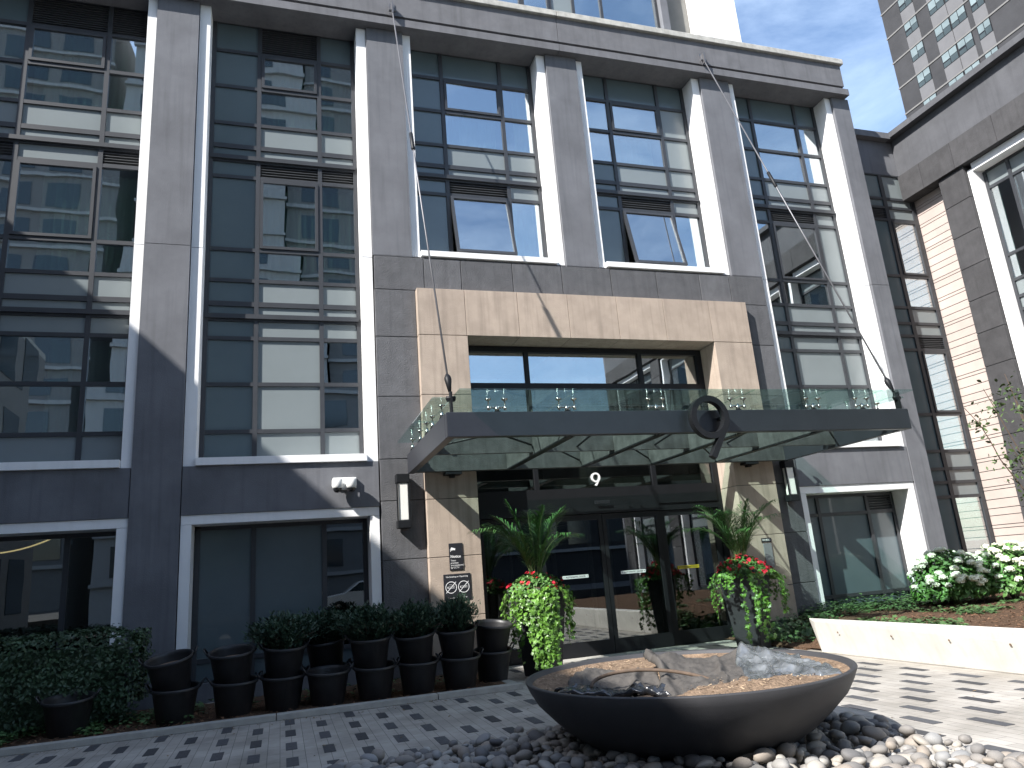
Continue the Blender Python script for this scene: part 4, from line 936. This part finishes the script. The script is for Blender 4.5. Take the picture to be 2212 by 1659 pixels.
# sapling
SP = thing('sapling', 'thin young tree with sparse leaves at the right edge before the siding', 'tree', (11.9, 8.6, .36))
tk = MB(); lf = MB(); rr = random.Random(12)
for k, (dx, dy, h, bend) in enumerate(((-.9, .2, 3.6, .5), (-.55, .0, 3.55, .3), (-.2, .3, 3.9, .2), (-1.0, -.1, 2.6, .5), (-.05, -.2, 3.2, .3), (-1.3, .3, 3.3, .6))):
    path = []
    for i in range(12):
        t = i/11; path.append(Vector((12.15+dx*(t**1.4)+.05*nz3(t*5, k, 1, 2), 8.7+dy*t+.05*nz3(t*5, k, 1, 7), .3+h*t)))
    tk.tube([tuple(p) for p in path], [.016*(1-i/13)+.003 for i in range(12)], 6, False)
    for i in range(110):
        q = rr.uniform(4.2, 11); j = min(10, int(q)); p = path[j].lerp(path[j+1], q-j)
        if rr.random() < .55: q = rr.choice((5, 7, 8.6, 10, 10.8)); p = path[int(q)]
        p = p+Vector((rr.gauss(0, .09), rr.gauss(0, .09), rr.gauss(0, .07)))
        leafcloud(lf, 1, lambda r: (tuple(p), (0, 0, .3)), (.03, .055), rr, 'leaf', 0)
tk.build('trunk', 'bark', SP); lf.build('foliage', 'leaf_s', SP)

# ------------------------------------------------------------------ street behind the camera, seen mirrored in the glass
M['carpaint'] = mat('pale_car_paint', (.55, .57, .58), .3, .02, 2, coat=.8); M['tyre'] = mat('tyre', (.02, .02, .02), .8, .1, 9)
m_ = bpy.data.materials.new('headlamp'); m_.use_nodes = True; b_ = m_.node_tree.nodes['Principled BSDF']; b_.inputs['Base Color'].default_value = (.8, .85, 1, 1); b_.inputs['Emission Color'].default_value = (.8, .88, 1, 1); b_.inputs['Emission Strength'].default_value = 6; M['headlamp'] = m_
CAR = thing('parked_car', 'pale grey sport utility car on the street, mirrored in the ground floor window', 'car', (3.6, -12.6, 0))
prof = [(-2.3, .35), (-2.32, .75), (-2.15, .98), (-1.1, 1.08), (-.45, 1.55), (.1, 1.64), (1.5, 1.62), (2.05, 1.2), (2.25, 1.05), (2.3, .4)]
def prism(p, y0, y1, cx):
    m = MB(); n = len(p); m.v = [(cx+a, y, b) for y in (y0, y1) for a, b in p]; m.f = [tuple(range(n)), tuple(range(2*n-1, n-1, -1))]+[(i, n+i, n+(i+1) % n, (i+1) % n) for i in range(n)]; return m
cyc = -12.6
prism(prof, cyc-.9, cyc+.9, 3.6).build('body', 'carpaint', CAR, bevel=.06)
for sgn in (-1, 1):
    y = cyc+sgn*.905
    prism([(-.95, 1.12), (-.40, 1.50), (.45, 1.55), (.45, 1.12)], min(y, y-sgn*.02), max(y, y-sgn*.02), 3.6).build('window', 'towerd', CAR)
    prism([(.52, 1.12), (.52, 1.55), (1.35, 1.54), (1.75, 1.18)], min(y, y-sgn*.02), max(y, y-sgn*.02), 3.6).build('window', 'towerd', CAR)
    for xw in (-1.4, 1.45):
        w = MB().tube([(3.6+xw, cyc+sgn*.72, .36), (3.6+xw, cyc+sgn*.93, .36)], .36, 24).build('wheel', 'tyre', CAR, smooth=False); MB().tube([(3.6+xw, cyc+sgn*.93, .36), (3.6+xw, cyc+sgn*.945, .36)], .22, 12).build('rim', 'steel', w)
    MB().box(1.34, 1.62, cyc+sgn*.55, cyc+sgn*.91, .78, .86).build('headlight', 'headlamp', CAR)
def street_tree(x, y, h, seed, label):
    rr = random.Random(seed); t = thing('street_tree', label, 'tree', (x, y, 0), 'street trees mirrored in the glass'); tk = MB(); tk.tube([(x, y, 0), (x+.05, y, h*.3), (x, y+.1, h*.75)], [.14, .11, .05], 8)
    bl = []
    for i in range(16):
        a = rr.random()*6.28; r = rr.uniform(.2, 1.4); z = h*rr.uniform(.42, .92); c = (x+r*math.cos(a), y+r*math.sin(a), z); bl.append((c, rr.uniform(.45, .85))); tk.tube([(x, y, z-.7), c], [.05, .015], 5, False)
    tk.build('trunk', 'bark', t)
    def fn(r):
        c, R = r.choice(bl); v = Vector((r.gauss(0, 1), r.gauss(0, 1), r.gauss(0, 1))).normalized(); q = R*r.uniform(.5, 1); return ((c[0]+v.x*q, c[1]+v.y*q, c[2]+v.z*q*.8), tuple(v))
    leafcloud(MB(), 4200, fn, (.05, .1), rr).build('crown', 'leaf_y2', t)
street_tree(-2.6, -8.3, 5.6, 1, 'leafy street tree behind the viewer, left one of the two mirrored in the glass')
street_tree(9.0, -8.6, 6.2, 2, 'leafy street tree behind the viewer, right one of the two mirrored in the glass')

CAR.location = (4.2, -12.3, .5)
m_ = bpy.data.materials.new('warm_lamp'); m_.use_nodes = True; b_ = m_.node_tree.nodes['Principled BSDF']; b_.inputs['Base Color'].default_value = (1, .8, .45, 1); b_.inputs['Emission Color'].default_value = (1, .72, .35, 1); b_.inputs['Emission Strength'].default_value = 1.1; M['warm'] = m_
MB().tube([(-4.35+.1*i, 13.6, 2.44+.0028*i*i) for i in range(10)], .012, 6).build('ceiling_light', 'warm', B, smooth=True)
for (x, y, z) in ((15.1, 13.6, 8.25), (15.12, 13.6, 2.30)): MB().lathe([(0, 0), (.13, 0), (.15, .02), (.13, .05), (0, .05)], x, y, 18, z).build('ceiling_lamp', 'warm', B, smooth=True)
lm.data.materials[0] = M['warm']
# fallen leaves and grit on the paving
lt = MB()
for i in range(420):
    x = rnd.uniform(-6, 8); y = rnd.uniform(3.5, 12); s_ = rnd.uniform(.006, .022)
    if rnd.random() < .5: y = 9.98-abs(rnd.gauss(0, .12)); x = rnd.uniform(-6, 3)
    leafcloud(lt, 1, lambda r: ((x, y, .012), (0, 0, 1)), (s_, s_*1.2), rnd, 'leaf', 1.5)
tag(lt.build('leaf_litter', mat('dry_leaf', (.16, .11, .06), .9, .5, 9)), 'small dry leaves and grit scattered over the courtyard paving', 'leaf litter', kind='stuff')
